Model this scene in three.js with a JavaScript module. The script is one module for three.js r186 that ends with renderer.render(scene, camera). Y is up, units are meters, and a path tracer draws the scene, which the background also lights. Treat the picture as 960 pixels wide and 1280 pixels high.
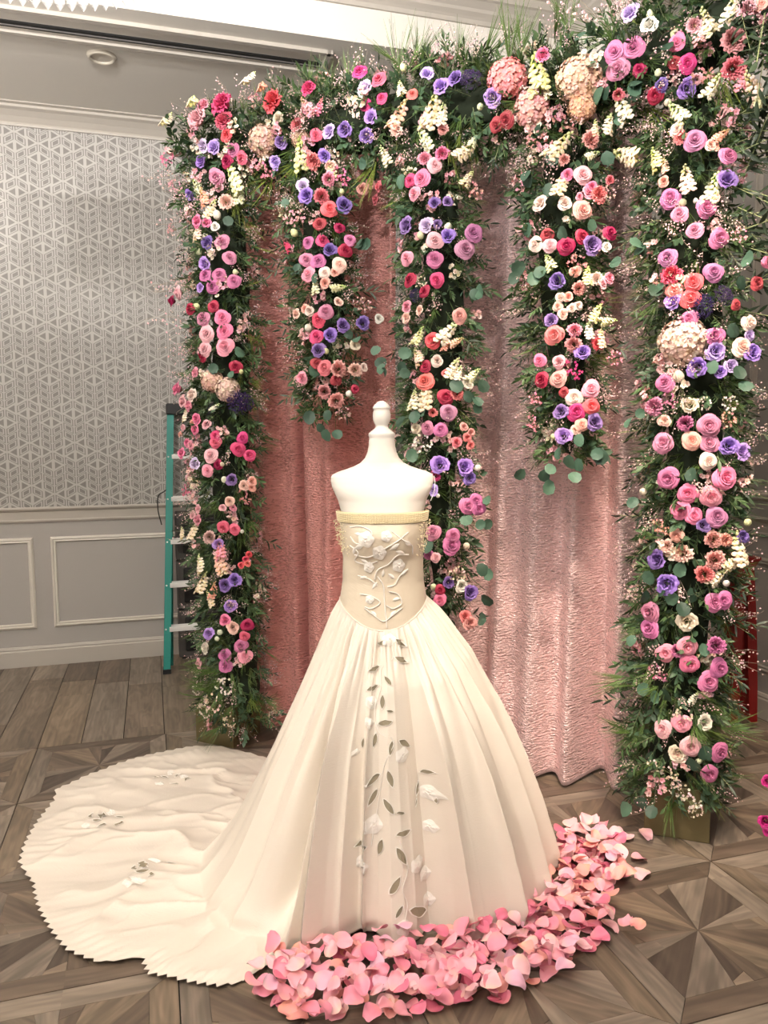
import * as THREE from 'three';
import { mergeGeometries, mergeVertices } from 'three/addons/utils/BufferGeometryUtils.js';
import { RoundedBoxGeometry } from 'three/addons/geometries/RoundedBoxGeometry.js';
import { ImprovedNoise } from 'three/addons/math/ImprovedNoise.js';

// ---------------------------------------------------------------- camera, light, exposure
const scene = new THREE.Scene();
scene.background = new THREE.Color(0x000000);
const camera = new THREE.PerspectiveCamera(67.34, 960 / 1280, 0.05, 40);
camera.position.set(0, 1.485, 0);
camera.rotation.set(THREE.MathUtils.degToRad(-5.19), 0, THREE.MathUtils.degToRad(-0.507), 'XYZ');
const renderer = new THREE.WebGLRenderer({ antialias: true });
renderer.toneMapping = THREE.LinearToneMapping;
renderer.toneMappingExposure = 1.02;
renderer.shadowMap.enabled = true;
const CHANDELIERS = [                      // where the crystal chandeliers hang [x, y of the crystal tips, z], candela, colour
  { at: [-0.965, 2.89, -2.17], power: 9.5, color: 0xfff9f4 },
  { at: [-0.85, 2.8, 0.3], power: 62, color: 0xfff9f4 },  // added out of view as the main light on the gown
  { at: [-2.9, 2.75, -2.5], power: 10, color: 0xfff9f4 },  // added out of view to brighten the left of the papered wall
];
const DOWNLIGHTS = [                       // ceiling spots: position, target, candela, half angle
  { at: [0.7, 3.93, -1.2], to: [0.95, 0.6, -3.3], power: 70, angle: 0.36 },
];

// ---------------------------------------------------------------- helpers
let seed = 7;
const rnd = () => { seed = (seed + 0x6d2b79f5) | 0; let t = Math.imul(seed ^ (seed >>> 15), 1 | seed); t = (t + Math.imul(t ^ (t >>> 7), 61 | t)) ^ t; return ((t ^ (t >>> 14)) >>> 0) / 4294967296; };
const rr = (a, b) => a + (b - a) * rnd();
const lerp = (a, b, t) => a + (b - a) * t, clamp = (x, a, b) => Math.min(b, Math.max(a, x));
const smooth = (a, b, x) => { const t = clamp((x - a) / (b - a), 0, 1); return t * t * (3 - 2 * t); };
const noise = new ImprovedNoise();
const fbm = (x, y, z = 0, o = 4) => { let s = 0, a = 0.5; for (let i = 0; i < o; i++) { s += a * noise.noise(x, y, z + i * 7.3); x *= 2.03; y *= 2.03; a *= 0.5; } return s; };
const table = (pts) => (x) => { if (x <= pts[0][0]) return pts[0][1]; for (let i = 1; i < pts.length; i++) if (x <= pts[i][0]) { const [a, p] = pts[i - 1], [b, q] = pts[i]; return lerp(p, q, (x - a) / (b - a)); } return pts[pts.length - 1][1]; };
const taken = new Map();
const numbered = (n) => { const k = taken.get(n) ?? 0; taken.set(n, k + 1); return k ? `${n}_${String(k).padStart(3, '0')}` : n; };
const shade = (o) => { o.castShadow = o.receiveShadow = true; return o; };
function tag(o, label, category, group) { Object.assign(o.userData, { label, category }); if (group) o.userData.group = group; return o; }
function thing(name, label, category, pos = [0, 0, 0], turn = 0, group) { const g = new THREE.Group(); g.name = numbered(name); g.position.set(...pos); g.rotation.y = turn; scene.add(g); return tag(g, label, category, group); }
function part(name, geo, mat, parent, pos, rot) { const m = shade(new THREE.Mesh(geo, mat)); m.name = name; if (pos) m.position.set(...pos); if (rot) m.rotation.set(...rot); parent.add(m); return m; }
function structure(name, geo, mat, turn = YAW) { const m = shade(new THREE.Mesh(geo, mat)); m.name = name; m.rotation.y = turn; m.userData.kind = 'structure'; scene.add(m); return m; }
const box = (x0, x1, y0, y1, z0, z1) => new THREE.BoxGeometry(x1 - x0, y1 - y0, z1 - z0).translate((x0 + x1) / 2, (y0 + y1) / 2, (z0 + z1) / 2);
const merge = (gs) => mergeGeometries(gs.map((g) => { g = g.index ? g.toNonIndexed() : g; for (const k of Object.keys(g.attributes)) if (!['position', 'normal', 'uv', 'color'].includes(k)) g.deleteAttribute(k); return g; }));
const tube = (pts, r, seg = 12, rad = 6) => new THREE.TubeGeometry(new THREE.CatmullRomCurve3(pts.map((p) => new THREE.Vector3(...p))), seg, r, rad);
function grid(nu, nv, f, col, closed) {     // surface from f(u, v, out)
  const pos = [], uv = [], idx = [], c = [], p = [0, 0, 0], k = [1, 1, 1];
  for (let j = 0; j <= nv; j++) for (let i = 0; i <= nu; i++) { f(i / nu, j / nv, p); pos.push(p[0], p[1], p[2]); uv.push(i / nu, j / nv); if (col) { col(i / nu, j / nv, k); c.push(k[0], k[1], k[2]); } }
  for (let j = 0; j < nv; j++) for (let i = 0; i < nu; i++) { const a = j * (nu + 1) + i, b = a + nu + 1; idx.push(a, a + 1, b, b, a + 1, b + 1); }
  const g = new THREE.BufferGeometry();
  g.setAttribute('position', new THREE.Float32BufferAttribute(pos, 3)); g.setAttribute('uv', new THREE.Float32BufferAttribute(uv, 2));
  if (col) g.setAttribute('color', new THREE.Float32BufferAttribute(c, 3));
  g.setIndex(idx); g.computeVertexNormals(); return g;
}
function tint(g, r, gr, b) { const n = g.attributes.position.count, c = new Float32Array(n * 3); for (let i = 0; i < n; i++) { c[i * 3] = r; c[i * 3 + 1] = gr; c[i * 3 + 2] = b; } g.setAttribute('color', new THREE.BufferAttribute(c, 3)); return g; }
function texture(w, h, f, srgb) {           // f(x, y) in 0..1 -> [r, g, b] in 0..255
  const d = new Uint8Array(w * h * 4);
  for (let y = 0; y < h; y++) for (let x = 0; x < w; x++) { const c = f(x / w, y / h), i = (y * w + x) * 4; d[i] = c[0]; d[i + 1] = c[1]; d[i + 2] = c[2]; d[i + 3] = 255; }
  const t = new THREE.DataTexture(d, w, h); t.wrapS = t.wrapT = THREE.RepeatWrapping; t.magFilter = THREE.LinearFilter; t.minFilter = THREE.LinearMipmapLinearFilter; t.generateMipmaps = true; if (srgb) t.colorSpace = THREE.SRGBColorSpace; t.needsUpdate = true; return t;
}
const grey = (v) => { v = clamp(v, 0, 1) * 255; return [v, v, v]; };
const std = (o) => new THREE.MeshStandardMaterial({ side: THREE.DoubleSide, ...o });

// directions of the room (u along the papered wall, w into the room) and of the floral arch (s along it, t towards the camera)
const YAW = THREE.MathUtils.degToRad(16.79), ARCH_YAW = THREE.MathUtils.degToRad(-25.895);
const ROOM = { u0: -3.6, u1: 3.08, w0: -5.552, w1: 2.6, soffit: 3.62, tray: 3.93 };
const roomAt = (u, y, w) => [u * Math.cos(YAW) + w * Math.sin(YAW), y, -u * Math.sin(YAW) + w * Math.cos(YAW)];
const ARCH0 = [-0.7808, 0, -3.7794];
const archAt = (s, y, t) => [ARCH0[0] + 0.89959 * s - 0.43674 * t, y, ARCH0[2] + 0.43674 * s + 0.89959 * t];

// ---------------------------------------------------------------- materials of the room
const paint = std({ color: 0xa5a19c, roughness: 0.62, bumpMap: texture(256, 256, (x, y) => grey(0.5 + 0.5 * fbm(x * 40, y * 40))), bumpScale: 0.0004 });
const paintLight = std({ color: 0xb0aaa1, roughness: 0.5 });
const trimWhite = std({ color: 0xd2cdc3, roughness: 0.45 });
const plaster = std({ color: 0xc9c4ba, roughness: 0.8 });
const soffitPaint = std({ color: 0xd9d5cd, roughness: 0.7 });
const black = std({ color: 0x0b0b0b, roughness: 0.6 });
const PAPER = { w: 0.0694, h: 0.0505 };
PAPER.d = PAPER.w * 0.577; PAPER.p = 4 * PAPER.h + 2 * PAPER.d;
function paperTexture() {
  const W = 1024, H = 1024, cv = document.createElement('canvas'); cv.width = W; cv.height = H;
  const g = cv.getContext('2d'), kx = W / (4 * PAPER.w), ky = H / PAPER.p, { w, h, d, p } = PAPER;
  const light = '#afaca7', dark = '#7d7a76';
  g.fillStyle = light; g.fillRect(0, 0, W, H);
  const poly = (pts, col, k) => { let cx = 0, cy = 0; for (const [x, y] of pts) { cx += x / pts.length; cy += y / pts.length; } g.fillStyle = col; g.beginPath(); pts.forEach(([x, y], i) => { const X = (cx + (x - cx) * k) * kx, Y = (cy + (y - cy) * k) * ky; i ? g.lineTo(X, Y) : g.moveTo(X, Y); }); g.closePath(); g.fill(); };
  for (let c = 0; c < 4; c++) for (let r = -1; r < 3; r++) {
    const mir = c % 2, y0 = r * p + (c >> 1) * p * 0.21, X = (x) => (c + (mir ? 1 - x : x)) * w;
    const cell = (pts, tri) => { const q = pts.map(([x, y]) => [X(x), y0 + y]); if (tri) { poly(q, dark, 0.58); } else { poly(q, dark, 0.88); poly(q, light, 0.7); poly(q, dark, 0.48); } };
    for (let k = 0; k < 3; k++) cell([[0, k * h], [1, k * h + d], [1, k * h + h + d], [0, k * h + h]]);
    cell([[0, 3 * h], [1, 3 * h + d], [0, 3 * h + 2 * d]], 1);
    cell([[0, 3 * h + 2 * d], [1, 3 * h + d], [1, 4 * h + d], [0, 4 * h + 2 * d]]);
    cell([[0, 4 * h + 2 * d], [1, 4 * h + d], [1, 4 * h + 3 * d]], 1);
  }
  const t = new THREE.CanvasTexture(cv); t.colorSpace = THREE.SRGBColorSpace; t.wrapS = t.wrapT = THREE.RepeatWrapping; t.anisotropy = 8; return t;
}
const wallpaper = std({ map: paperTexture(), roughness: 0.55 });
const grain = texture(512, 1024, (x, y) => {      // brown-grey oak, grain along v
  const n = fbm(x * 9, y * 1.6, 3, 4), f = fbm(x * 70, y * 3.2, 9, 3), r = Math.sin((x * 10 + n * 5) * 6.283);
  const v = 0.80 + 0.30 * n + 0.22 * f + 0.05 * r; return [clamp(v * 180, 0, 255), clamp(v * 168, 0, 255), clamp(v * 156, 0, 255)];
}, true);
const grainBump = texture(512, 512, (x, y) => grey(0.5 + 0.6 * fbm(x * 60, y * 3, 9, 3)));
const TONES = [0xe2dbd2, 0xd0c5b8, 0xb3a79c, 0xdfd2c0, 0xa0968f].map((c) => std({ color: c, map: grain, roughness: 0.42, bumpMap: grainBump, bumpScale: 0.0003 }));
const woodMixed = std({ vertexColors: true, map: grain, roughness: 0.42, bumpMap: grainBump, bumpScale: 0.0003 });

// ---------------------------------------------------------------- room shell
const R = ROOM;
const floor = structure('floor', box(R.u0 - 0.2, R.u1 + 0.2, -0.2, -0.006, R.w0 - 0.2, R.w1 + 0.2), std({ color: 0x1d1915, roughness: 0.9 }));
function prism(pts, angle, off) {          // flat piece with its top at y = 0 and grain along `angle`
  const pos = [], uv = [], n = pts.length, ca = Math.cos(angle), sa = Math.sin(angle), put = (x, y, z) => { pos.push(x, y, z); uv.push((x * ca - z * sa) * 0.9 + off, (x * sa + z * ca) * 0.9 + off * 1.7); };
  let area = 0; for (let i = 0; i < n; i++) { const a = pts[i], b = pts[(i + 1) % n]; area += a[0] * b[1] - b[0] * a[1]; }
  const q = area > 0 ? [...pts].reverse() : pts;
  for (let i = 1; i < n - 1; i++) for (const k of [0, i, i + 1]) put(q[k][0], 0, q[k][1]);
  for (let i = 0; i < n; i++) { const a = q[i], b = q[(i + 1) % n]; put(...[a[0], 0, a[1]]); put(a[0], -0.006, a[1]); put(b[0], -0.006, b[1]); put(a[0], 0, a[1]); put(b[0], -0.006, b[1]); put(b[0], 0, b[1]); }
  const g = new THREE.BufferGeometry(); g.setAttribute('position', new THREE.Float32BufferAttribute(pos, 3)); g.setAttribute('uv', new THREE.Float32BufferAttribute(uv, 2)); g.computeVertexNormals(); return g;
}
const inset = (pts, m) => { let cx = 0, cy = 0; for (const [x, y] of pts) { cx += x / pts.length; cy += y / pts.length; } return pts.map(([x, y]) => { const dx = x - cx, dy = y - cy, l = Math.hypot(dx, dy); return [x - (dx / l) * m, y - (dy / l) * m]; }); };
const TU = 0.607, TW = 0.6175, TILE0 = [1.844, -2.152];   // a known tile corner
{
  // star tile pieces in a unit square -1..1
  const pieces = [], C = [[-1, -1], [1, -1], [1, 1], [-1, 1]], k = 0.75, E = 0.36;
  for (let e = 0; e < 4; e++) {
    const a = C[e], b = C[(e + 1) % 4], A = a.map((v) => v * k), B = b.map((v) => v * k), on = (t, m = 1) => [lerp(A[0], B[0], t) * m, lerp(A[1], B[1], t) * m], dir = Math.atan2(b[0] - a[0], b[1] - a[1]);
    pieces.push([[a, b, B, A], dir, [0, 3, 0, 3][e], 0.0012]);                              // border board
    const mid = (p) => Math.atan2(p[0], p[1]);
    pieces.push([[[0, 0], A, on(E)], mid(A), e % 2 ? 2 : 1]);
    pieces.push([[[0, 0], on(E), on(0.5)], mid(on(0.43)), e % 2 ? 3 : 0]);
    pieces.push([[[0, 0], on(0.5, 0.82), on(1 - E, 0.93)], mid(on(0.57)), e % 2 ? 4 : 2]);
    pieces.push([[on(0.5, 0.82), on(0.5), on(1 - E), on(1 - E, 0.93)], dir, e % 2 ? 1 : 4]);
    pieces.push([[[0, 0], on(1 - E), B], mid(B), e % 2 ? 0 : 3]);
  }
  const sx = TU / 2 - 0.0018, sz = TW / 2 - 0.0018;
  const shapes = pieces.map(([pts, ang, tone, m], i) => ({ geo: prism(inset(pts.map(([x, z]) => [x * sx, z * sz]), m ?? 0.0009), ang, i * 0.137), tone }));
  const joined = [0, 1].map((v) => merge(shapes.map(({ geo, tone }) => { const c = TONES[(tone + v * 2) % 5].color; return tint(geo.clone(), c.r, c.g, c.b); })));
  camera.updateMatrixWorld(); camera.updateProjectionMatrix();
  const tiles = [], v = new THREE.Vector3();
  for (let i = -8; i < 3; i++) for (let j = -3; j < 7; j++) {
    const u = TILE0[0] + (i + 0.5) * TU, w = TILE0[1] + (j + 0.5) * TW;
    if (u > 2.9 || u < R.u0 || w > R.w1) continue;
    let near = 0; for (let a = -1; a <= 1; a++) for (let b = -1; b <= 1; b++) { v.set(...roomAt(u + a * TU / 2, 0, w + b * TW / 2)).project(camera); if (Math.abs(v.x) < 1 && Math.abs(v.y) < 1 && v.z < 1) near++; }
    const [x, , z] = roomAt(u, 0, w), hidden = Math.hypot(x, z + 2.6) < 0.45 || (z < -3.2 && x > -0.5 && x < 0.6);   // under the gown or behind it
    const d = Math.hypot(x, z);
    tiles.push({ u, w, score: hidden ? 0 : near / 9 / (d * d), i, j });
  }
  tiles.sort((a, b) => b.score - a.score);
  tiles.forEach(({ u, w, i, j }, n) => {
    const odd = ((i + j) % 2 + 2) % 2, t = n < 12 ? new THREE.Group() : shade(new THREE.Mesh(joined[odd], woodMixed));
    t.name = numbered('floor_tile'); t.position.set(u, 0, w); t.rotation.y = odd * Math.PI; floor.add(t);
    if (n < 12) for (const { geo, tone } of shapes) part(numbered('wood_inlay'), geo, TONES[(tone + odd * 2) % 5], t);
  });
  // border of long planks along both walls
  const wEdge = TILE0[1] - 3 * TW, P = 0.2007;
  for (let i = -18; i < 16; i++) {
    const u0 = -0.585 + i * P; let w = R.w0, first = true;
    if (u0 > 2.95) break;
    while (w < wEdge - 0.01) { const len = Math.min(wEdge - w, first ? 0.35 + ((i * 37 + 370) % 9) * 0.1 : 1.2); first = false; const u1 = Math.min(u0 + P, 3.08); part(numbered('floor_plank'), prism([[u0 + 0.0022, w + 0.0018], [u1 - 0.0022, w + 0.0018], [u1 - 0.0022, w + len - 0.0018], [u0 + 0.0022, w + len - 0.0018]], 0, i * 0.31 + w), TONES[(i * 7 + 70 + (len > 0.8 ? 1 : 0)) % 3 + (i % 5 === 0 ? 1 : 0)], floor); w += len; }
  }
}
// walls, each a slab with thickness
const flat = (g, ku, kv) => { const p = g.attributes.position, uv = g.attributes.uv; for (let i = 0; i < p.count; i++) uv.setXY(i, p.getX(i) / ku, p.getY(i) / kv); return g; };
const wallBack = structure('wall_back', box(R.u0 - 0.2, R.u1 + 0.2, 0, 4.1, R.w0 - 0.2, R.w0), paint);
part('wallpaper', flat(box(R.u0, R.u1, 1.06, 3.52, R.w0, R.w0 + 0.002), 4 * PAPER.w, PAPER.p), wallpaper, wallBack);
structure('wall_right', box(R.u1, R.u1 + 0.2, 0, 4.1, R.w0, R.w1), paint);
structure('wall_left', box(R.u0 - 0.2, R.u0, 0, 4.1, R.w0, R.w1), paint);
structure('wall_front', box(R.u0 - 0.2, R.u1 + 0.2, 0, 4.1, R.w1, R.w1 + 0.2), paint);
structure('ceiling', box(R.u0, R.u1, R.tray, R.tray + 0.17, R.w0, R.w1), plaster);
const SW = -4.18, SU = 2.43;               // edges of the lowered ceiling round the tray
structure('ceiling_soffit_back', box(R.u0, R.u1, R.soffit, R.tray, R.w0, SW), soffitPaint);
structure('ceiling_soffit_right', box(SU, R.u1, R.soffit, R.tray, SW, R.w1), soffitPaint);
function mould(profile, len) {             // profile [[out, up], ...] swept along x
  const s = new THREE.Shape(profile.map(([a, b]) => new THREE.Vector2(a, b)));
  return new THREE.ExtrudeGeometry(s, { depth: len, bevelEnabled: false }).rotateY(-Math.PI / 2).translate(len, 0, 0).applyMatrix4(new THREE.Matrix4().makeScale(1, 1, 1));
}
const crownP = [[0, 0], [0.012, 0], [0.016, 0.012], [0.012, 0.022], [0.02, 0.03], [0.04, 0.05], [0.075, 0.075], [0.1, 0.085], [0.1, 0.1], [0.125, 0.105], [0.125, 0.12], [0, 0.12]];
// mould() leaves the profile's "out" along +z and the length along x
const sweep = (profile, len, x, y, z, turn = 0, s = 1) => mould(profile.map(([a, b]) => [a * s, b * s]), len).translate(0, 0, 0).rotateY(turn).translate(x, y, z);
structure('trim_1', sweep(crownP, R.u1 - R.u0, R.u0, 3.508, R.w0), paintLight);
structure('trim_2', sweep(crownP, R.w1 - R.w0, R.u1, 3.508, R.w0, -Math.PI / 2), paintLight);
const cornP = [[0, 0], [0.014, 0], [0.02, 0.02], [0.03, 0.03], [0.05, 0.045], [0.055, 0.06], [0.085, 0.085], [0.1, 0.09], [0.1, 0.13], [0, 0.13]];
structure('trim_3', sweep(cornP, SU - R.u0, R.u0, 3.8, SW), paintLight);
structure('trim_4', sweep(cornP, R.w1 - SW, SU, 3.8, SW, -Math.PI / 2), paintLight);
const railP = [[0, 0], [0.012, 0], [0.016, 0.012], [0.012, 0.02], [0.014, 0.07], [0.026, 0.078], [0.034, 0.09], [0.03, 0.1], [0, 0.1]];
structure('trim_5', sweep(railP, R.u1 - R.u0, R.u0, 0.975, R.w0), paintLight);
structure('trim_6', sweep(railP, R.w1 - R.w0, R.u1, 0.975, R.w0, -Math.PI / 2), paintLight);
const baseP = [[0, 0], [0.018, 0], [0.018, 0.105], [0.013, 0.113], [0.015, 0.122], [0.008, 0.135], [0, 0.137]];
structure('baseboard_back', sweep(baseP, R.u1 - R.u0, R.u0, 0, R.w0), paintLight);
structure('baseboard_right', sweep(baseP, R.w1 - R.w0, R.u1, 0, R.w0, -Math.PI / 2), paintLight);
let trims = 7;
function panelFrame(wall, a0, a1, y0, y1, mat, bw = 0.036) {    // raised panel moulding: four mitred rails
  const g = new THREE.Group(); g.name = `trim_${trims++}`; g.userData.kind = 'structure'; scene.add(g);
  g.rotation.y = wall === 'back' ? YAW : YAW - Math.PI / 2;
  if (wall === 'right') g.position.set(...roomAt(R.u1, 0, 0)); else g.position.set(...roomAt(0, 0, R.w0));
  const pr = [[0, 0], [0.006, 0], [0.016, 0.008], [0.018, 0.014], [0.010, 0.02], [0.013, 0.03], [0.004, bw], [0, bw]];
  const W = a1 - a0, H = y1 - y0;
  const rail = (len) => { const geo = mould(pr, len), p = geo.attributes.position; for (let i = 0; i < p.count; i++) { const x = p.getX(i), y = p.getY(i); p.setX(i, x < len / 2 ? y : len - y); } geo.computeVertexNormals(); return geo; };
  part('rail', rail(W).translate(a0, y0, 0), mat, g);
  part('rail', rail(W).rotateZ(Math.PI).translate(a1, y1, 0), mat, g);
  part('rail', rail(H).rotateZ(Math.PI / 2).translate(a1, y0, 0), mat, g);
  part('rail', rail(H).rotateZ(-Math.PI / 2).translate(a0, y1, 0), mat, g);
}
for (const [a, b] of [[-2.2, -0.772], [-0.666, 0.75], [0.86, 2.1]]) panelFrame('back', a, b, 0.258, 0.872, trimWhite);
for (const [a, b] of [[-5.35, -3.6], [-3.41, -1.6], [-1.4, 0.4]]) { panelFrame('right', a, b, 1.16, 3.4, paintLight, 0.05); panelFrame('right', a, b, 0.25, 0.86, paintLight); }
// ---------------------------------------------------------------- slot diffuser and round fitting in the lowered ceiling
{
  const v = thing('air_vent', 'long black linear slot air vent in the lowered ceiling above the papered wall', 'vent', [0, 0, 0], YAW);
  part('frame', merge([box(-2.6, 1.02, 3.6, 3.62, -4.56, -4.53), box(-2.6, 1.02, 3.6, 3.62, -4.33, -4.30), box(1.0, 1.03, 3.6, 3.62, -4.56, -4.30)]), paintLight, v);
  part('slot', box(-2.6, 1.0, 3.612, 3.62, -4.5, -4.445), black, v);
  part('slat', box(-2.6, 1.0, 3.606, 3.62, -4.478, -4.472), std({ color: 0x555250, roughness: 0.4 }), v);
  const p = roomAt(-0.184, 3.62, -4.706);
  const r = thing('ceiling_light', 'round recessed fitting with a pale ring in the lowered ceiling', 'light', p, YAW);
  part('ring', new THREE.LatheGeometry([[0.055, 0], [0.055, -0.012], [0.063, -0.018], [0.072, -0.014], [0.08, 0]].map(([a, b]) => new THREE.Vector2(a, b)), 40), std({ color: 0xb9b2a4, roughness: 0.4 }), r);
  part('lens', new THREE.CylinderGeometry(0.055, 0.055, 0.006, 36), std({ color: 0xd0cabf, roughness: 0.5 }), r, [0, -0.003, 0]);
}
// ---------------------------------------------------------------- curtains behind the flowers
const velvetBump = texture(1024, 1024, (x, y) => {   // crushed pile: short horizontal creases
  const a = fbm(x * 62, y * 130, 1, 3), b = fbm(x * 120 + 3 * a, y * 260, 5, 3), c = fbm(x * 7, y * 9, 11, 3);
  return grey(0.5 + 1.1 * a * (0.75 + c) + 0.5 * b);
});
const velvetRough = texture(512, 512, (x, y) => grey(0.42 + 0.5 * fbm(x * 60, y * 120, 4, 3) + 0.25 * fbm(x * 8, y * 5, 6, 2)));
const velvet = (color, bump, sheen) => new THREE.MeshPhysicalMaterial({ color, side: THREE.DoubleSide, metalness: 0.3, roughness: 0.8, roughnessMap: velvetRough, bumpMap: velvetBump, bumpScale: bump, sheen: 0.5, sheenColor: new THREE.Color(sheen), sheenRoughness: 0.35, specularIntensity: 0.9 });
function curtain(name, label, s0, s1, t0, mat, folds, hem, flare = 0) {
  const g = thing(name, label, 'curtain', archAt(0, 0, 0), ARCH_YAW), H = 2.86, W = s1 - s0;
  const f = (u, v, p) => {
    const y = lerp(hem, H, v), loose = 1 - v, sag = flare * loose * loose;
    let s = lerp(s0, s1, u), z = 0;
    for (const [c, w, a, tw] of folds) { const d = (u - c - tw * loose) / (w * 1.7); z += 2.1 * a * Math.exp(-d * d) * (0.75 + 0.5 * loose); }
    z += 0.012 * Math.sin(u * W * 34 + 1.5 * Math.sin(v * 2.1 + u * 5)) * (0.7 + 0.3 * v) + 0.05 * fbm(u * W * 2.3, v * 0.8, t0 * 9, 2) * loose + 0.012 * fbm(u * W * 7, v * 6, 2, 2);
    p[0] = s + (u - 0.5) * sag; p[1] = y + (v === 0 ? 0.004 * Math.sin(u * 40) : 0); p[2] = t0 + z;
  };
  const geo = grid(Math.round(W * 170), 190, f), uv = geo.attributes.uv;
  for (let i = 0; i < uv.count; i++) uv.setXY(i, uv.getX(i) * W * 1.1, uv.getY(i) * (H - hem));
  part('drape', geo, mat, g);
  part('hem', grid(Math.round(W * 60), 4, (u, v, p) => { f(u, 0, p); const a = v * Math.PI * 1.5; p[1] += 0.008 - 0.008 * Math.cos(a); p[2] += 0.008 * Math.sin(a); }), mat, g);
  return g;
}
const roseVelvet = velvet(0xe0a099, 0.014, 0xf3c4ba), blushVelvet = velvet(0xf4d4d3, 0.017, 0xffe9e4);
curtain('curtain', 'rose coloured crushed velvet curtain with narrow folds behind the left half of the arch', -0.12, 0.855, -0.25, roseVelvet, [[0.06, 0.035, 0.04, 0], [0.24, 0.03, 0.045, 0], [0.4, 0.018, -0.06, 0.02], [0.5, 0.05, 0.03, 0.03], [0.62, 0.03, 0.035, 0.02], [0.76, 0.05, -0.03, 0.03], [0.985, 0.016, 0.055, 0]], 0.02);
curtain('curtain', 'pale blush crushed velvet curtain with a shiny nap behind the right half of the arch', 0.86, 1.935, -0.27, blushVelvet, [[0.12, 0.03, 0.04, -0.1], [0.3, 0.03, 0.05, -0.06], [0.4, 0.03, -0.03, -0.05], [0.5, 0.03, 0.045, -0.08], [0.64, 0.04, 0.05, -0.06], [0.78, 0.025, 0.05, -0.05], [0.86, 0.02, -0.03, -0.02], [0.93, 0.025, 0.04, -0.01], [0.99, 0.02, -0.03, 0]], 0.015, 0.02);
curtain('curtain', 'narrow strip of pink velvet curtain hanging behind the right flower column', 1.96, 2.2, -0.42, blushVelvet, [[0.3, 0.1, 0.03, 0], [0.7, 0.12, 0.03, 0]], 0.03);
// ---------------------------------------------------------------- frame of the arch: base boxes, posts, crossbar
{
  const gold = std({ color: 0x6d6344, metalness: 0.35, roughness: 0.42, bumpMap: texture(128, 128, (x, y) => grey(0.5 + 0.5 * fbm(x * 9, y * 30))), bumpScale: 0.0006 });
  const steel = std({ color: 0x3c3a38, metalness: 0.6, roughness: 0.5 });
  const f = thing('arch_frame', 'metal frame of the flower arch on two square brassy base boxes', 'arch frame', ARCH0, ARCH_YAW);
  for (const s of [-0.02, 2.115]) {
    part('base_box', new RoundedBoxGeometry(0.23, 0.2, 0.23, 2, 0.004), gold, f, [s, 0.1, 0], [0, s > 1 ? 0.085 : 0, 0]);
    part('post', new THREE.CylinderGeometry(0.02, 0.02, 2.66, 12).translate(0, 1.53, 0), steel, f, [s > 1 ? s : 0.05, 0, 0.01]);
  }
  part('crossbar', new THREE.CylinderGeometry(0.02, 0.02, 2.5, 12).rotateZ(Math.PI / 2), steel, f, [1.06, 2.86, 0]);
  part('curtain_rail', new THREE.CylinderGeometry(0.012, 0.012, 2.4, 10).rotateZ(Math.PI / 2), steel, f, [1.04, 2.865, -0.27]);
  for (const s of [-0.02, 2.115]) part('bracket', box(s - 0.012, s + 0.012, 2.855, 2.875, -0.28, 0), steel, f);
}
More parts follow.
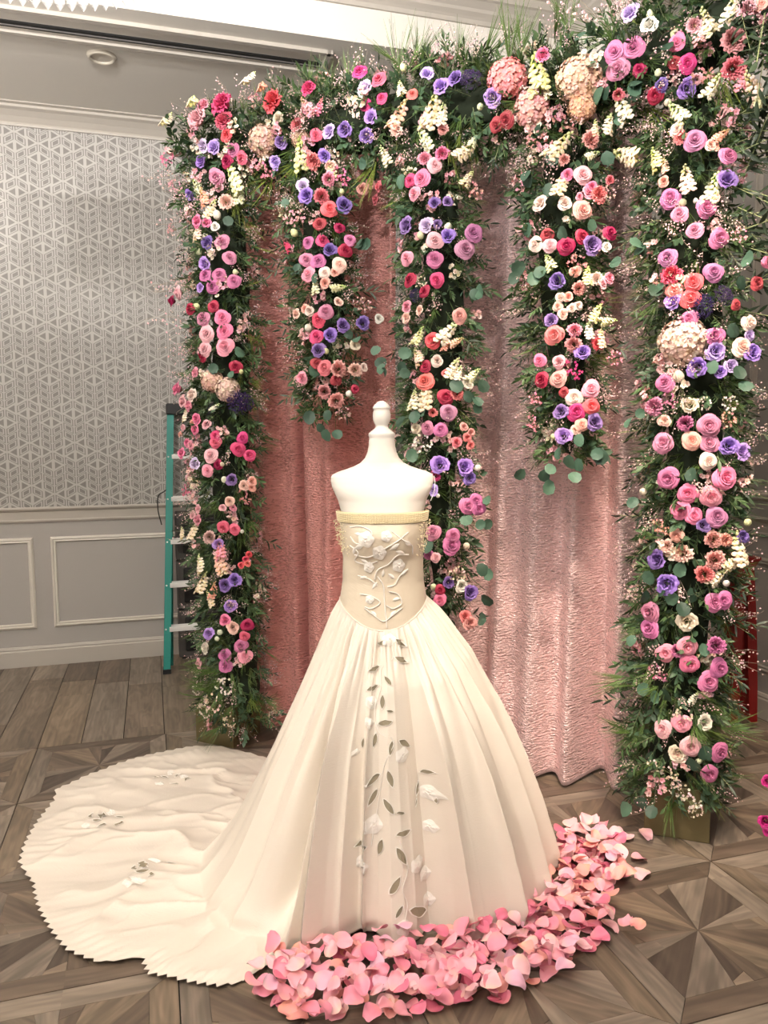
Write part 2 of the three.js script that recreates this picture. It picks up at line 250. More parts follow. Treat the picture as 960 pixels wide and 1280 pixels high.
// ---------------------------------------------------------------- step ladder leaning on the wall
{
  const green = std({ color: 0x0f7f74, roughness: 0.45 }), alu = std({ color: 0xe4e4e1, metalness: 0.1, roughness: 0.45, bumpMap: texture(128, 128, (x, y) => grey(0.5 + 0.5 * fbm(x * 30, y * 30))), bumpScale: 0.0008 }), cap = std({ color: 0x17181a, roughness: 0.5 });
  const l = thing('step_ladder', 'teal fibreglass step ladder with aluminium treads and black cap left of the flower arch', 'ladder', [-1.4227, 0, -4.8982], YAW);
  const H = 1.7, lean = -0.34, W = 0.52, topW = 0.34, dx = 0.085;
  const at = (side, y) => [side ? lerp(W, dx + topW, y / H) : lerp(0, dx, y / H), y, lean * y / H];
  const rail = (side) => { const a = at(side, 0), b = at(side, H); const g = grid(4, 1, (u, v, p) => { const q = [[-0.024, 0.03], [-0.024, -0.045], [0.02, -0.045], [0.02, 0.03], [-0.024, 0.03]][Math.round(u * 4)], c = v ? b : a; p[0] = c[0] + q[0]; p[1] = c[1]; p[2] = c[2] + q[1]; }).toNonIndexed(); g.computeVertexNormals(); return g; };
  for (const s of [0, 1]) {
    const r = part('rail', rail(s), green, l);
    part('foot', box(-0.028, 0.024, 0, 0.03, -0.05, 0.035), cap, r, at(s, 0));
    for (const k of [0.28, 0.56, 0.84, 1.12, 1.4]) { const p = at(s, k); part('rivet', new THREE.SphereGeometry(0.006, 8, 6), alu, r, [p[0] - (s ? -0.014 : 0.012), p[1], p[2] + 0.03]); }
    const q0 = at(s, 0.02), q1 = at(s, H);
    part('rear_leg', tube([[q0[0] + (s ? -0.02 : 0.03), 0.02, q0[2] - 0.09], [q1[0], q1[1] - 0.03, q1[2] - 0.035]], 0.012, 1, 6), green, l);
  }
  for (let k = 1; k <= 5; k++) {
    const y = k * 0.28, a = at(0, y), b = at(1, y);
    const t = part('tread', new RoundedBoxGeometry(b[0] - a[0] - 0.02, 0.03, 0.085, 2, 0.004), alu, l, [(a[0] + b[0]) / 2, y, a[2]]);
    for (const z of [-0.025, 0, 0.025]) part('rib', box(-(b[0] - a[0]) / 2 + 0.02, (b[0] - a[0]) / 2 - 0.02, 0.014, 0.0175, z - 0.004, z + 0.004), alu, t);
  }
  part('top_cap', new RoundedBoxGeometry(topW + 0.06, 0.075, 0.13, 3, 0.01), cap, l, [dx + topW / 2, H + 0.02, lean - 0.01]);
  part('rope', tube([[0.06, 1.2, -0.235], [0.02, 1.17, -0.2], [-0.012, 1.15, -0.2], [-0.02, 1.05, -0.21], [0.0, 0.95, -0.2]], 0.004, 20, 5), std({ color: 0x2c2b2a }), l);
}
// ---------------------------------------------------------------- dark cases stacked between the ladder and the wall
{
  const shell = std({ color: 0x4b4744, roughness: 0.6 }), pad = std({ color: 0x121212, roughness: 0.45 }), spots = ['lowest', 'middle', 'topmost'];
  for (let k = 0; k < 3; k++) {
    const c = thing('equipment_case', `dark grey equipment case with a black rounded panel, ${spots[k]} of the stack behind the ladder`, 'case', roomAt(0.35, k * 0.34 + 0.012, -5.455), YAW, 'cases stacked behind the ladder');
    part('shell', new RoundedBoxGeometry(0.42, 0.33, 0.13, 3, 0.012).translate(0, 0.165, 0), shell, c);
    part('front_panel', new RoundedBoxGeometry(0.33, 0.24, 0.02, 4, 0.01).translate(0, 0.165, 0.064), pad, c);
    part('handle', tube([[-0.05, 0.3, 0.066], [-0.045, 0.3, 0.082], [0.045, 0.3, 0.082], [0.05, 0.3, 0.066]], 0.005, 12, 6), pad, c);
    if (!k) for (const x of [-0.16, 0.16]) part('foot', box(x - 0.03, x + 0.03, -0.012, 0.004, -0.05, 0.05), pad, c);
  }
}
// ---------------------------------------------------------------- red stand by the right wall
{
  const red = std({ color: 0x7c0f0e, roughness: 0.35 });
  const g = thing('red_stand', 'red lacquered wooden stand with a flared top and tapered legs by the right wall', 'stand', [1.88, 0, -3.99], YAW - 0.25);
  const leg = (x0, x1, z0, z1, w0, w1) => grid(4, 10, (u, v, p) => { const c = [[-1, -1], [1, -1], [1, 1], [-1, 1], [-1, -1]][Math.round(u * 4)], w = lerp(w0, w1, v * v) + 0.006 * Math.sin(v * 3.1); p[0] = lerp(x0, x1, v) + c[0] * w; p[1] = 0.82 * v; p[2] = lerp(z0, z1, v) + c[1] * 0.016; }).toNonIndexed();
  for (const sx of [-1, 1]) for (const sz of [-1, 1]) { const q = leg(sx * 0.052, sx * 0.026, sz * 0.05, sz * 0.026, 0.02, 0.014); q.computeVertexNormals(); part('leg', q, red, g); }
  part('apron', box(-0.03, 0.03, 0.70, 0.815, -0.028, 0.028), red, g);
  part('stretcher', box(-0.04, 0.04, 0.2, 0.225, -0.012, 0.012), red, g);
  part('top', new THREE.CylinderGeometry(0.085, 0.055, 0.05, 4, 1).rotateY(Math.PI / 4).translate(0, 0.835, 0).toNonIndexed(), red, g).geometry.computeVertexNormals();
  part('cap', box(-0.064, 0.064, 0.86, 0.876, -0.064, 0.064), red, g);
}
// ---------------------------------------------------------------- crystal chandeliers: one in view, two added out of view for their light
const crystal = new THREE.MeshPhysicalMaterial({ color: 0xffffff, roughness: 0.08, transmission: 0.75, thickness: 0, ior: 1.5, side: THREE.DoubleSide });
const bulbGlow = new THREE.MeshStandardMaterial({ color: 0xffffff, emissive: 0xffe6c8, emissiveIntensity: 9 });
const chrome = std({ color: 0xd8d6d2, metalness: 0.9, roughness: 0.2 });
CHANDELIERS.forEach(({ at, power, color }, n) => {
  const c = thing('crystal_chandelier', ['crystal chandelier with rows of clear hanging prisms at the top left', 'added unseen crystal chandelier behind the camera, lighting the gown from the front', 'added unseen crystal chandelier at the far left, lighting the left part of the papered wall'][n], 'chandelier', at);
  const drop = (len) => { const g = new THREE.CylinderGeometry(0.017, 0.017, len, 4).scale(1, 1, 0.45).translate(0, len / 2 + 0.024, 0), t = new THREE.ConeGeometry(0.017, 0.024, 4).scale(1, 1, 0.45).rotateX(Math.PI).translate(0, 0.012, 0); const m = merge([g, t]); return m; };
  const long = drop(0.2);
  const tiers = [[0.475, 0, 80], [0.3, 0.05, 40]];
  for (const [r, y, k] of tiers) {
    part('ring', new THREE.TorusGeometry(r, 0.007, 8, 64).rotateX(Math.PI / 2), chrome, c, [0, y + 0.225, 0]);
    for (let i = 0; i < k; i++) { const a = (i / k) * Math.PI * 2; part(numbered('prism'), long, crystal, c, [Math.cos(a) * r, y, Math.sin(a) * r], [0, Math.PI / 2 - a, 0]); }
  }
  for (let i = 0; i < 3; i++) part('spoke', new THREE.CylinderGeometry(0.005, 0.005, 0.95, 8).rotateZ(Math.PI / 2).rotateY(i * Math.PI / 3), chrome, c, [0, 0.225, 0]);
  const H = R.tray - at[1];
  part('rod', new THREE.CylinderGeometry(0.009, 0.009, H - 0.21, 10), chrome, c, [0, (H + 0.21) / 2, 0]);
  part('ceiling_rose', new THREE.CylinderGeometry(0.07, 0.085, 0.03, 32), chrome, c, [0, H - 0.015, 0]);
  for (let i = 0; i < 4; i++) {
    const a = (i / 4) * Math.PI * 2 + 0.4, x = 0.16 * Math.cos(a), z = 0.16 * Math.sin(a);
    const s = part('lamp_holder', new THREE.CylinderGeometry(0.012, 0.012, 0.08, 12), chrome, c, [x, 0.27, z]);
    part('light_shield_dish', new THREE.LatheGeometry([[0.001, -0.012], [0.03, -0.01], [0.058, 0.004], [0.062, 0.012], [0.03, -0.004], [0.001, -0.006]].map(([u, v]) => new THREE.Vector2(u, v)), 28), chrome, s);  // added unseen dish that keeps the bulb light off the train below
    part('bulb', new THREE.SphereGeometry(0.024, 16, 12), bulbGlow, s, [0, 0.06, 0]);
    const l = new THREE.PointLight(color, power / 4); l.position.set(x, 0.33, z); l.castShadow = true; l.shadow.radius = 1.6; c.add(l);
  }
});
DOWNLIGHTS.forEach(({ at, to, power, angle }) => {
  const d = thing('ceiling_light', 'small recessed ceiling spotlight in the raised ceiling above the arch', 'light', at);
  part('trim_ring', new THREE.TorusGeometry(0.05, 0.01, 10, 36).rotateX(Math.PI / 2), chrome, d);
  part('lamp_face', new THREE.CylinderGeometry(0.042, 0.042, 0.006, 28), new THREE.MeshStandardMaterial({ color: 0xffffff, emissive: 0xffe9d0, emissiveIntensity: 6 }), d, [0, -0.004, 0]);
  const l = new THREE.SpotLight(0xffe8d2, power, 0, angle, 0.7); l.position.set(0, -0.03, 0); l.castShadow = true; l.shadow.radius = 7; d.add(l);
  l.target.position.set(to[0] - at[0], to[1] - at[1], to[2] - at[2]); d.add(l.target);
});
// embroidery on the skirt: leaves (angle round the skirt, place from waist to hem, length in mm, tilt), roses (angle, place, radius), the stem
const EMB_LEAVES = `89.8 0.047 43 25; 72.5 0.057 42 -47; 74.0 0.110 46 -35; 98.0 0.133 38 27; 86.8 0.167 34 -56; 98.3 0.193 39 26; 90.8 0.233 42 87; 89.5 0.297 44 17; 95.5 0.353 39 80; 86.5 0.373 41 78; 78.8 0.370 46 -41; 86.3 0.260 20 -9; 102.5 0.367 28 87; 95.5 0.473 48 35; 87.3 0.470 47 -75; 95.8 0.530 48 56; 88.3 0.557 49 -55; 66.8 0.477 32 11; 72.2 0.530 41 65; 82.0 0.643 45 4; 83.5 0.710 55 -62; 92.0 0.687 47 75; 101.0 0.687 38 18; 86.3 0.800 55 56; 85.0 0.880 37 54; 77.0 0.903 70 -33; 74.3 0.570 20 68; 64.8 0.560 22 -82; 83.0 0.580 24 -8; -165.8 0.877 47 -172; -165.3 0.853 56 173; -167.3 0.857 34 116; -168.5 0.843 41 145; -164.8 0.813 44 78; -167.0 0.807 44 147; 174.5 0.790 38 154; 175.3 0.767 70 148; 171.8 0.783 43 95; 170.3 0.767 30 135; 176.3 0.703 19 59; -147.8 0.837 24 148; -146.3 0.830 40 105; -144.3 0.813 29 -180; -144.0 0.783 28 -180; -146.8 0.790 30 141`;
const EMB_ROSES = `84.0 0.04 21; 98.8 0.237 20; 99.5 0.300 16; 80.5 0.403 22; 105.5 0.393 10; 95.3 0.617 28; 66.8 0.543 23; 100.3 0.747 20; 76.3 0.757 23; 72.2 0.803 21; 71.3 0.890 21; 83.5 0.930 23; 67.8 0.653 19; -163.3 0.837 18; -169.3 0.877 17; 177.8 0.730 18; 168.5 0.800 24; 166.8 0.823 17; -144.3 0.837 16; -143.8 0.797 15; -148.8 0.813 16`;
const EMB_STEM = `79.5 0.043; 81.5 0.100; 91.5 0.127; 92.0 0.190; 93.8 0.217; 96.3 0.273; 92.3 0.330; 85.0 0.350; 90.0 0.430; 92.3 0.520; 94.0 0.580; 96.3 0.683 | 84.0 0.663; 81.0 0.750; 83.5 0.817; 82.0 0.857; 83.3 0.917`;
// ---------------------------------------------------------------- dress form
const FORM = [-0.005, 0, -2.6], DEG = Math.PI / 180;
const torsoT = ['a', 'f', 'b'].map((_, k) => table([[0.8, 0.15, 0.13, 0.14], [0.88, 0.147, 0.125, 0.13], [0.96, 0.137, 0.11, 0.11], [1.02, 0.128, 0.1, 0.095], [1.1, 0.126, 0.1, 0.09], [1.18, 0.13, 0.108, 0.095], [1.25, 0.139, 0.105, 0.1], [1.29, 0.149, 0.096, 0.1], [1.315, 0.16, 0.089, 0.098], [1.335, 0.169, 0.083, 0.094], [1.355, 0.1735, 0.076, 0.088], [1.37, 0.173, 0.07, 0.08], [1.379, 0.166, 0.066, 0.074], [1.387, 0.148, 0.062, 0.069], [1.395, 0.122, 0.058, 0.064], [1.405, 0.094, 0.055, 0.06], [1.417, 0.072, 0.052, 0.057], [1.432, 0.058, 0.05, 0.053], [1.45, 0.0495, 0.047, 0.049], [1.47, 0.045, 0.044, 0.045], [1.498, 0.0425, 0.042, 0.042]].map((r) => [r[0], r[k + 1]])));
function torso(th, y, off, p) {            // th in radians from +x towards the camera (+z)
  const c = Math.cos(th), s = Math.sin(th), a = torsoT[0](y) + off, b = (s > 0 ? torsoT[1](y) : torsoT[2](y)) + off, n = 2.15 + 0.5 * smooth(1.28, 1.34, y) * (1 - smooth(1.38, 1.41, y));
  const r = Math.pow(Math.pow(Math.abs(c) / a, n) + Math.pow(Math.abs(s) / b, n), -1 / n);
  let x = r * c, z = r * s + 0.012 * smooth(1.38, 1.3, y);
  if (s > 0) { for (const m of [-1, 1]) { const d = Math.hypot((x - m * 0.062) / 0.06, (y - 1.165) / 0.062); z += 0.034 * Math.exp(-d * d); } }
  p[0] = x; p[1] = y; p[2] = z;
}
{
  const white = std({ color: 0xe6e0d8, roughness: 0.55, bumpMap: texture(256, 256, (x, y) => grey(0.5 + 0.5 * fbm(x * 90, y * 90, 1, 2))), bumpScale: 0.0002 });
  const lacquer = std({ color: 0xe6e2dc, roughness: 0.3 });
  const d = thing('dress_form', 'white dressmaker\u2019s bust form with a turned wooden finial wearing the ivory gown', 'mannequin', FORM);
  const ys = (v) => 0.8 + 0.698 * (v < 0.5 ? v * 1.4 : 0.7 + (v - 0.5) * 0.6);
  const body = part('torso', grid(128, 150, (u, v, p) => torso(u * 2 * Math.PI, ys(v), 0, p)), white, d);
  part('seam', tube([[0.1745, 1.37, 0.02], [0.176, 1.35, 0.035], [0.172, 1.32, 0.05], [0.16, 1.29, 0.055]], 0.0012, 16, 5), lacquer, body);
  const prof = [[0.0425, 1.495], [0.0425, 1.503], [0.0448, 1.506], [0.0448, 1.514], [0.0425, 1.516], [0.034, 1.524], [0.024, 1.531], [0.0205, 1.537], [0.0215, 1.543], [0.0265, 1.552], [0.0298, 1.563], [0.0303, 1.575], [0.0285, 1.587], [0.0262, 1.593], [0.0295, 1.597], [0.0298, 1.601], [0.027, 1.606], [0.022, 1.612], [0.0145, 1.619], [0.006, 1.6225], [0, 1.623]];
  part('finial', new THREE.LatheGeometry(prof.map(([a, b]) => new THREE.Vector2(a, b)), 64), lacquer, d);
  part('pole', new THREE.CylinderGeometry(0.016, 0.016, 0.86, 16).translate(0, 0.43, 0), lacquer, d);
  for (let i = 0; i < 3; i++) { const a = i * 2.094 + 0.5; part('leg', tube([[0.02 * Math.cos(a), 0.16, 0.02 * Math.sin(a)], [0.12 * Math.cos(a), 0.1, 0.12 * Math.sin(a)], [0.24 * Math.cos(a), 0.012, 0.24 * Math.sin(a)]], 0.012, 10, 8), lacquer, d); }
}
// ---------------------------------------------------------------- ivory gown: skirt and train are one cloth hung from the waist
const hemR = table([[-180, 1.29], [-170, 1.37], [-161, 1.45], [-158, 1.51], [-150, 1.49], [-141, 1.463], [-132, 1.395], [-128, 1.286], [-125, 1.154], [-118, 0.9], [-108, 0.66], [-95, 0.52], [-70, 0.5], [-40, 0.53], [-10, 0.565], [7, 0.568], [23, 0.545], [44, 0.53], [56, 0.499], [64, 0.455], [71, 0.40], [77, 0.43], [83, 0.464], [88, 0.455], [93, 0.405], [98, 0.375], [102, 0.395], [108, 0.44], [112, 0.46], [116, 0.505], [119, 0.515], [120.5, 0.58], [122.5, 0.71], [126, 0.77], [132, 0.815], [139, 0.874], [144, 0.862], [147, 0.968], [153, 1.039], [162, 1.10], [174, 1.19], [180, 1.29]]);
const landR = table([[-180, 0.64], [-150, 0.63], [-130, 0.6], [-118, 0.57], [-108, 0.53], [-95, 0.5], [-90, 2], [115, 2], [117.5, 0.6], [122, 0.57], [126, 0.56], [135, 0.6], [150, 0.63], [180, 0.64]]);
const bellG = table([[0, 0], [0.085, 0.16], [0.2, 0.353], [0.35, 0.516], [0.56, 0.69], [0.71, 0.816], [0.866, 0.92], [1, 1]]);
const waistY = (th) => { const s = Math.sin(th); return 0.963 - (s > 0 ? 0.085 : 0.045) * Math.pow(Math.abs(s), 1.6); };
const wrapA = (d) => ((d + 180) % 360 + 360) % 360 - 180;
const ridge = (x) => Math.sqrt(Math.sin(x) ** 2 + 0.03) - 0.6;
const FOLDS = [[99, 0.075, 1.1, 8, 0.05], [115.5, 0.09, 1.4, 7, 0.05], [61, 0.085, 1.1, 10, 0.06], [43, 0.06, 1.5, 8, 0.1], [25, 0.05, 1.8, 8, 0.12], [8, 0.05, 1.8, 8, 0.12], [78, 0.014, 2.5, 6, 0.3], [107, 0.03, 1.5, 4, 0.05], [138, 0.04, 2.5, 6, 0.1], [150, 0.04, 2.5, 8, 0.1]];   // [angle, height, width to the left, to the right, start]
function gown(thDeg, h, p) {               // h = 0 at the waist seam, 1 at the hem
  const d = wrapA(thDeg), th = d * DEG, yt = waistY(th);
  torso(th, yt, 0.006, p); const rt = Math.hypot(p[0], p[2]);
  const trainW = smooth(118, 128, d) + smooth(-100, -122, d);
  let Rt = hemR(d); const Rl = Math.min(Rt, landR(d));
  Rt += trainW > 0.5 ? 0.015 * Math.abs(((d / 1.8) % 1 + 1) % 1 - 0.5) * 2 : 0.006 * Math.abs(Math.sin(d * 0.6));
  const f = 1.05 / (1.05 + Math.max(0, Rt - Rl));
  let r, y;
  const q = clamp(h / f, 0, 1), k = h > f ? (h - f) / (1 - f + 1e-9) : 0;
  const bell = bellG(q), r0 = lerp(bell, q * 0.97 + 0.03 * q * q, trainW);
  r = rt + ((h > f ? Rl : Math.min(Rl, trainW > 0 ? Rl : Rt)) - rt) * r0;
  y = yt * Math.pow(1 - q, 1 + 0.18 * trainW);
  // gathers below the waist, broad folds lower down, sharp folds at the left of the front panel
  const up = smooth(0, 0.06, q), lo = smooth(0.12, 0.7, q);
  const ph = d * DEG;
  const front = smooth(60, 66, d) * (1 - smooth(94, 99, d)) * smooth(0.02, 0.2, q);
  let dr = up * (1 - smooth(0.2, 0.75, q)) * 0.019 * ridge(17 * ph + 0.8 * Math.sin(5 * ph + 1) + 0.5 * Math.sin(11 * ph)) * (1 - 0.9 * front);
  dr += up * (1 - smooth(0.0, 0.3, q)) * 0.009 * ridge(38 * ph + Math.sin(7 * ph)) * (1 - 0.8 * front);
  dr += lo * (0.016 * ridge(5.5 * ph + 0.9 * Math.sin(3 * ph + 0.6) + 1.1) * (1 - 0.9 * front) + 0.007 * ridge(13 * ph + 1.6 * Math.sin(2 * ph) + 2 * q) * (1 - 0.95 * front)) * (1 - 0.3 * smooth(0.9, 1, q));
  for (const [c, amp, wp, wm, q0] of FOLDS) { const e = d - c - 3 * (1 - q) * (c < 70 ? 1 : 0); if (Math.abs(e) < 40) dr += amp * Math.exp(e > 0 ? -e / wp : e / wm) * smooth(q0, q0 + 0.45, q) * (1 - 0.4 * smooth(0.92, 1, q)); }
  dr -= 0.07 * Math.exp(-(((d - 125) / 4) ** 2)) * smooth(0.15, 0.45, q) * (1 - smooth(0.8, 1, q));
  r += dr * (h > f ? 1 - smooth(0, 0.15, k) : 1);
  if (h > f) r = lerp(r, Rt, k);
  let x = r * Math.cos(th), z = r * Math.sin(th);
  const wr = 0.5 + 0.5 * fbm(x * 2.1, z * 2.1, 4, 3), onFloor = trainW * smooth(0.75, 1.02, h / f);
  // creases of the cloth lying on the floor
  const rad = ridge(9 * ph + 2.6 * fbm(x * 1.6, z * 1.6, 8, 2) + 0.6) , cre = Math.pow(1 - Math.abs(fbm(x * 1.7 + 0.6 * z, z * 3.1, 14, 3)) * 1.9, 5), cre2 = Math.pow(1 - Math.abs(fbm(x * 3.4 - z, z * 5.2 + x, 24, 2)) * 2, 6);
  const edge = 1 - 0.75 * smooth(0.75, 1, k);
  y += onFloor * (0.008 + edge * (0.03 * Math.max(0, rad) * (1 - 0.75 * k) + 0.026 * Math.max(0, cre) + 0.008 * Math.max(0, cre2) + 0.02 * wr * (1 - k)));
  y += (1 - onFloor) * 0.004 * fbm(x * 9, y * 5 + z * 3, 2, 2) + 0.005;
  if (trainW < 0.5) y += 0.012 * smooth(0.9, 1, q) * (0.6 + Math.sin(d * 0.21)) * (1 - trainW);
  p[0] = x; p[1] = Math.max(y, 0.004); p[2] = z;
}
// GOWN_END
const satinBump = texture(512, 512, (x, y) => grey(0.5 + 0.35 * fbm(x * 8, y * 90, 2, 3) + 0.25 * fbm(x * 60, y * 60, 5, 2)));
const satin = new THREE.MeshPhysicalMaterial({ color: 0xe4dacd, side: THREE.DoubleSide, roughness: 0.38, sheen: 0.25, sheenColor: new THREE.Color(0xfff4df), sheenRoughness: 0.4, bumpMap: satinBump, bumpScale: 0.0007 });
const bodiceTintedSatin = satin.clone(); bodiceTintedSatin.color.set(0xdccfba);  // same cloth as the skirt, yellow tint of the light put into its colour
const thread = std({ color: 0xf3eee6, roughness: 0.5 }), sheer = std({ color: 0x9f947d, roughness: 0.6, bumpMap: texture(64, 64, (x, y) => grey(((x * 16) % 1 > 0.5) !== ((y * 16) % 1 > 0.5) ? 1 : 0)), bumpScale: 0.001 }), bandCloth = std({ color: 0xcfc09a, roughness: 0.5 });
const dress = thing('wedding_gown', 'ivory satin strapless gown with embroidered front panel and long scalloped train spread on the floor', 'dress', FORM);
{
  const NU = 1200, NV = 150, g = grid(NU, NV, (u, v, p) => gown(u * 360 - 180, v, p));
  const uv = g.attributes.uv; for (let i = 0; i < uv.count; i++) uv.setXY(i, uv.getX(i) * 7, uv.getY(i) * 3);
  const n = g.attributes.normal; for (let j = 0; j <= NV; j++) { const a = j * (NU + 1), b = a + NU; for (const k of ['X', 'Y', 'Z']) { const s = n['get' + k](a) + n['get' + k](b); n['set' + k](a, s); n['set' + k](b, s); } }
  const skirt = part('skirt', g, satin, dress);
  // bodice, pointed at the front
  const top = 1.253, bod = (u, v, p, off) => { const th = u * 2 * Math.PI, y0 = waistY(th) - 0.004, y = lerp(y0, top - 0.004 * Math.abs(Math.cos(th)), v); torso(th, y, off + 0.0022 * fbm(Math.cos(th) * 3, y * 26, Math.sin(th) * 3, 3), p); };
  const bodice = part('bodice', grid(200, 70, (u, v, p) => bod(u, v, p, 0.010)), bodiceTintedSatin, dress);
  part('waist_seam', grid(200, 5, (u, v, p) => { bod(u, 0, p, 0.010); const a = v * 2 * Math.PI, th = u * 2 * Math.PI; p[0] += 0.003 * Math.cos(a) * Math.cos(th); p[2] += 0.003 * Math.cos(a) * Math.sin(th); p[1] += 0.003 * Math.sin(a); }), satin, bodice);
  const band = part('neckline_band', grid(220, 8, (u, v, p) => { const th = u * 2 * Math.PI, y = lerp(1.222, 1.257, v); torso(th, y, 0.0125 + 0.003 * Math.sin(v * Math.PI) - (v > 0.9 ? 0.008 * (v - 0.9) * 10 : 0), p); }), bandCloth, dress);
  const beads = new THREE.InstancedMesh(new THREE.SphereGeometry(0.0019, 6, 4), std({ color: 0xf4e8c4, roughness: 0.25 }), 1500), m = new THREE.Matrix4(), q = [0, 0, 0];
  let nb = 0;
  for (let i = 0; i < 150; i++) for (let j = 0; j < 7; j++) { torso((i / 150) * 2 * Math.PI, 1.226 + j * 0.0045, 0.0165, q); beads.setMatrixAt(nb++, m.makeTranslation(q[0], q[1], q[2])); }
  for (const s of [-1, 1]) for (let i = 0; i < 225; i++) { const y = rr(1.11, 1.225), th = (s > 0 ? 0 : 180) + rr(-26, 34) * s, o = rr(0.012, 0.03) * (0.4 + 0.6 * smooth(1.1, 1.18, y)); torso(th * DEG, y, o, q); beads.setMatrixAt(nb++, m.makeTranslation(q[0], q[1], q[2])); }
  beads.count = nb; beads.name = 'beads'; beads.userData.kind = 'stuff'; shade(beads); dress.add(beads);
  // ---- embroidery
  const e1 = [0, 0, 0], e2 = [0, 0, 0], P = new THREE.Vector3(), A = new THREE.Vector3(), B = new THREE.Vector3();
  const onSkirt = (th, h) => (x, y, lift, p) => {          // local metres (x to the right, y up) -> a point of the skirt, lifted
    gown(th, h, e1); const r = Math.max(0.12, Math.hypot(e1[0], e1[2])); gown(th, h + 0.01, e2); const len = Math.hypot(e2[0] - e1[0], e2[1] - e1[1], e2[2] - e1[2]) / 0.01;
    const T = th - x / r / DEG, H = clamp(h - y / len, 0, 1);
    gown(T, H, p); gown(T - 0.6, H, e1); gown(T, Math.min(1, H + 0.006), e2);
    A.set(e1[0] - p[0], e1[1] - p[1], e1[2] - p[2]); B.set(p[0] - e2[0], p[1] - e2[1], p[2] - e2[2]); A.cross(B).normalize().multiplyScalar(lift);
    p[0] += A.x; p[1] += A.y; p[2] += A.z;
  };
  const onBodice = (th, y0) => (x, y, lift, p) => { torso((th - x / 0.125 / DEG) * DEG, y0 + y, 0.012 + lift, p); };
  const leafAt = (map, L, W, ang, host) => {
    const c = Math.cos(ang), s = Math.sin(ang), shape = (u, v, k, lift, p) => { const a = (u - 0.5) * L * k, w = W * k * Math.sin(Math.PI * clamp(u, 0.001, 0.999)) ** 0.8 * (v - 0.5); map(a * c - w * s, a * s + w * c, lift, p); };
    const l = part(numbered('embroidered_leaf'), grid(10, 3, (u, v, p) => shape(u, v, 1, 0.003, p)), sheer, host);
    part('stitched_edge', grid(24, 3, (u, v, p) => { const t = u * 2, uu = t < 1 ? t : 2 - t, vv = t < 1 ? 0 : 1; shape(uu, vv, lerp(1, 1.22, v), 0.0035 + 0.0015 * Math.sin(v * Math.PI), p); }), thread, l);
  };
  const roseAt = (map, r, host) => {
    const g1 = []; for (let k = 0; k < 3; k++) { const R0 = r * (1 - 0.3 * k), ph = k * 1.1; g1.push(grid(30, 6, (u, v, p) => { const a = u * 2 * Math.PI, lob = 1 + 0.08 * Math.cos(5 * a + ph), rad = R0 * lob * (0.15 + 0.85 * v); map(rad * Math.cos(a), rad * Math.sin(a), 0.0025 + 0.0016 * k + 0.0025 * Math.sin(v * Math.PI) * (0.7 + 0.3 * Math.cos(5 * a + ph)), p); })); }
    part(numbered('embroidered_rose'), merge(g1), thread, host);
  };
  const stemAt = (map, pts, host, rad = 0.0014) => part(numbered('embroidered_stem'), tube(pts.map(([x, y]) => { const p = [0, 0, 0]; map(x, y, 0.003, p); return [...p]; }), rad, 24, 5), thread, host);
  const rowsOf = (t) => t.trim().split(/\s*;\s*/).map((r) => r.split(/\s+/).map(Number));
  for (const [th, h, L, ang] of rowsOf(EMB_LEAVES)) leafAt(onSkirt(th, h), L / 1000, L / 2900, ang * DEG, skirt);
  for (const [th, h, r] of rowsOf(EMB_ROSES)) roseAt(onSkirt(th, h), r / 1000, skirt);
  for (const stem of EMB_STEM.split('|')) { const pts = rowsOf(stem).map(([th, h]) => { const p = [0, 0, 0]; onSkirt(th, h)(0, 0, 0.003, p); return [...p]; }); part('embroidered_stem', tube(pts, 0.0014, 120, 5), thread, skirt); }
  for (const [x, y, r] of [[-0.055, 1.175, 0.026], [0.012, 1.185, 0.018], [-0.012, 1.13, 0.024], [0.055, 1.085, 0.022], [-0.05, 1.08, 0.018], [-0.045, 0.975, 0.014]]) roseAt(onBodice(90 - x / 0.125 / DEG, y), r, bodice);
  const cord = (pts) => stemAt((x, y, l, p) => { torso((90 - x / 0.125 / DEG) * DEG, y, 0.0135, p); }, pts, bodice, 0.0022);
  cord([[-0.11, 1.21], [-0.07, 1.215], [-0.035, 1.195], [-0.05, 1.165], [-0.09, 1.16], [-0.11, 1.18]]);
  cord([[-0.1, 1.12], [-0.05, 1.115], [0, 1.14], [0.05, 1.17], [0.085, 1.195]]);
  cord([[0.09, 1.12], [0.05, 1.12], [0.02, 1.09], [-0.02, 1.07], [-0.03, 1.04]]);
  cord([[-0.02, 1.05], [0.0, 1.02], [0.004, 0.97], [0.008, 0.92], [0.01, 0.885]]);
  cord([[-0.08, 0.99], [-0.04, 0.985], [-0.01, 0.965], [-0.04, 0.945], [-0.06, 0.95]]);
  cord([[0.02, 1.0], [0.05, 0.99], [0.06, 0.96], [0.03, 0.945], [0.01, 0.955]]);
  cord([[-0.115, 1.15], [-0.085, 1.13], [-0.1, 1.1], [-0.06, 1.09], [-0.02, 1.1]]);
  cord([[0.03, 1.2], [0.07, 1.17], [0.1, 1.15], [0.105, 1.12]]);
  cord([[-0.09, 1.05], [-0.05, 1.04], [-0.02, 1.02]]);
  cord([[0.09, 1.07], [0.06, 1.05], [0.04, 1.02], [0.015, 1.015]]);
  cord([[-0.06, 0.945], [-0.03, 0.925], [0, 0.905], [0.03, 0.925], [0.06, 0.945]]);
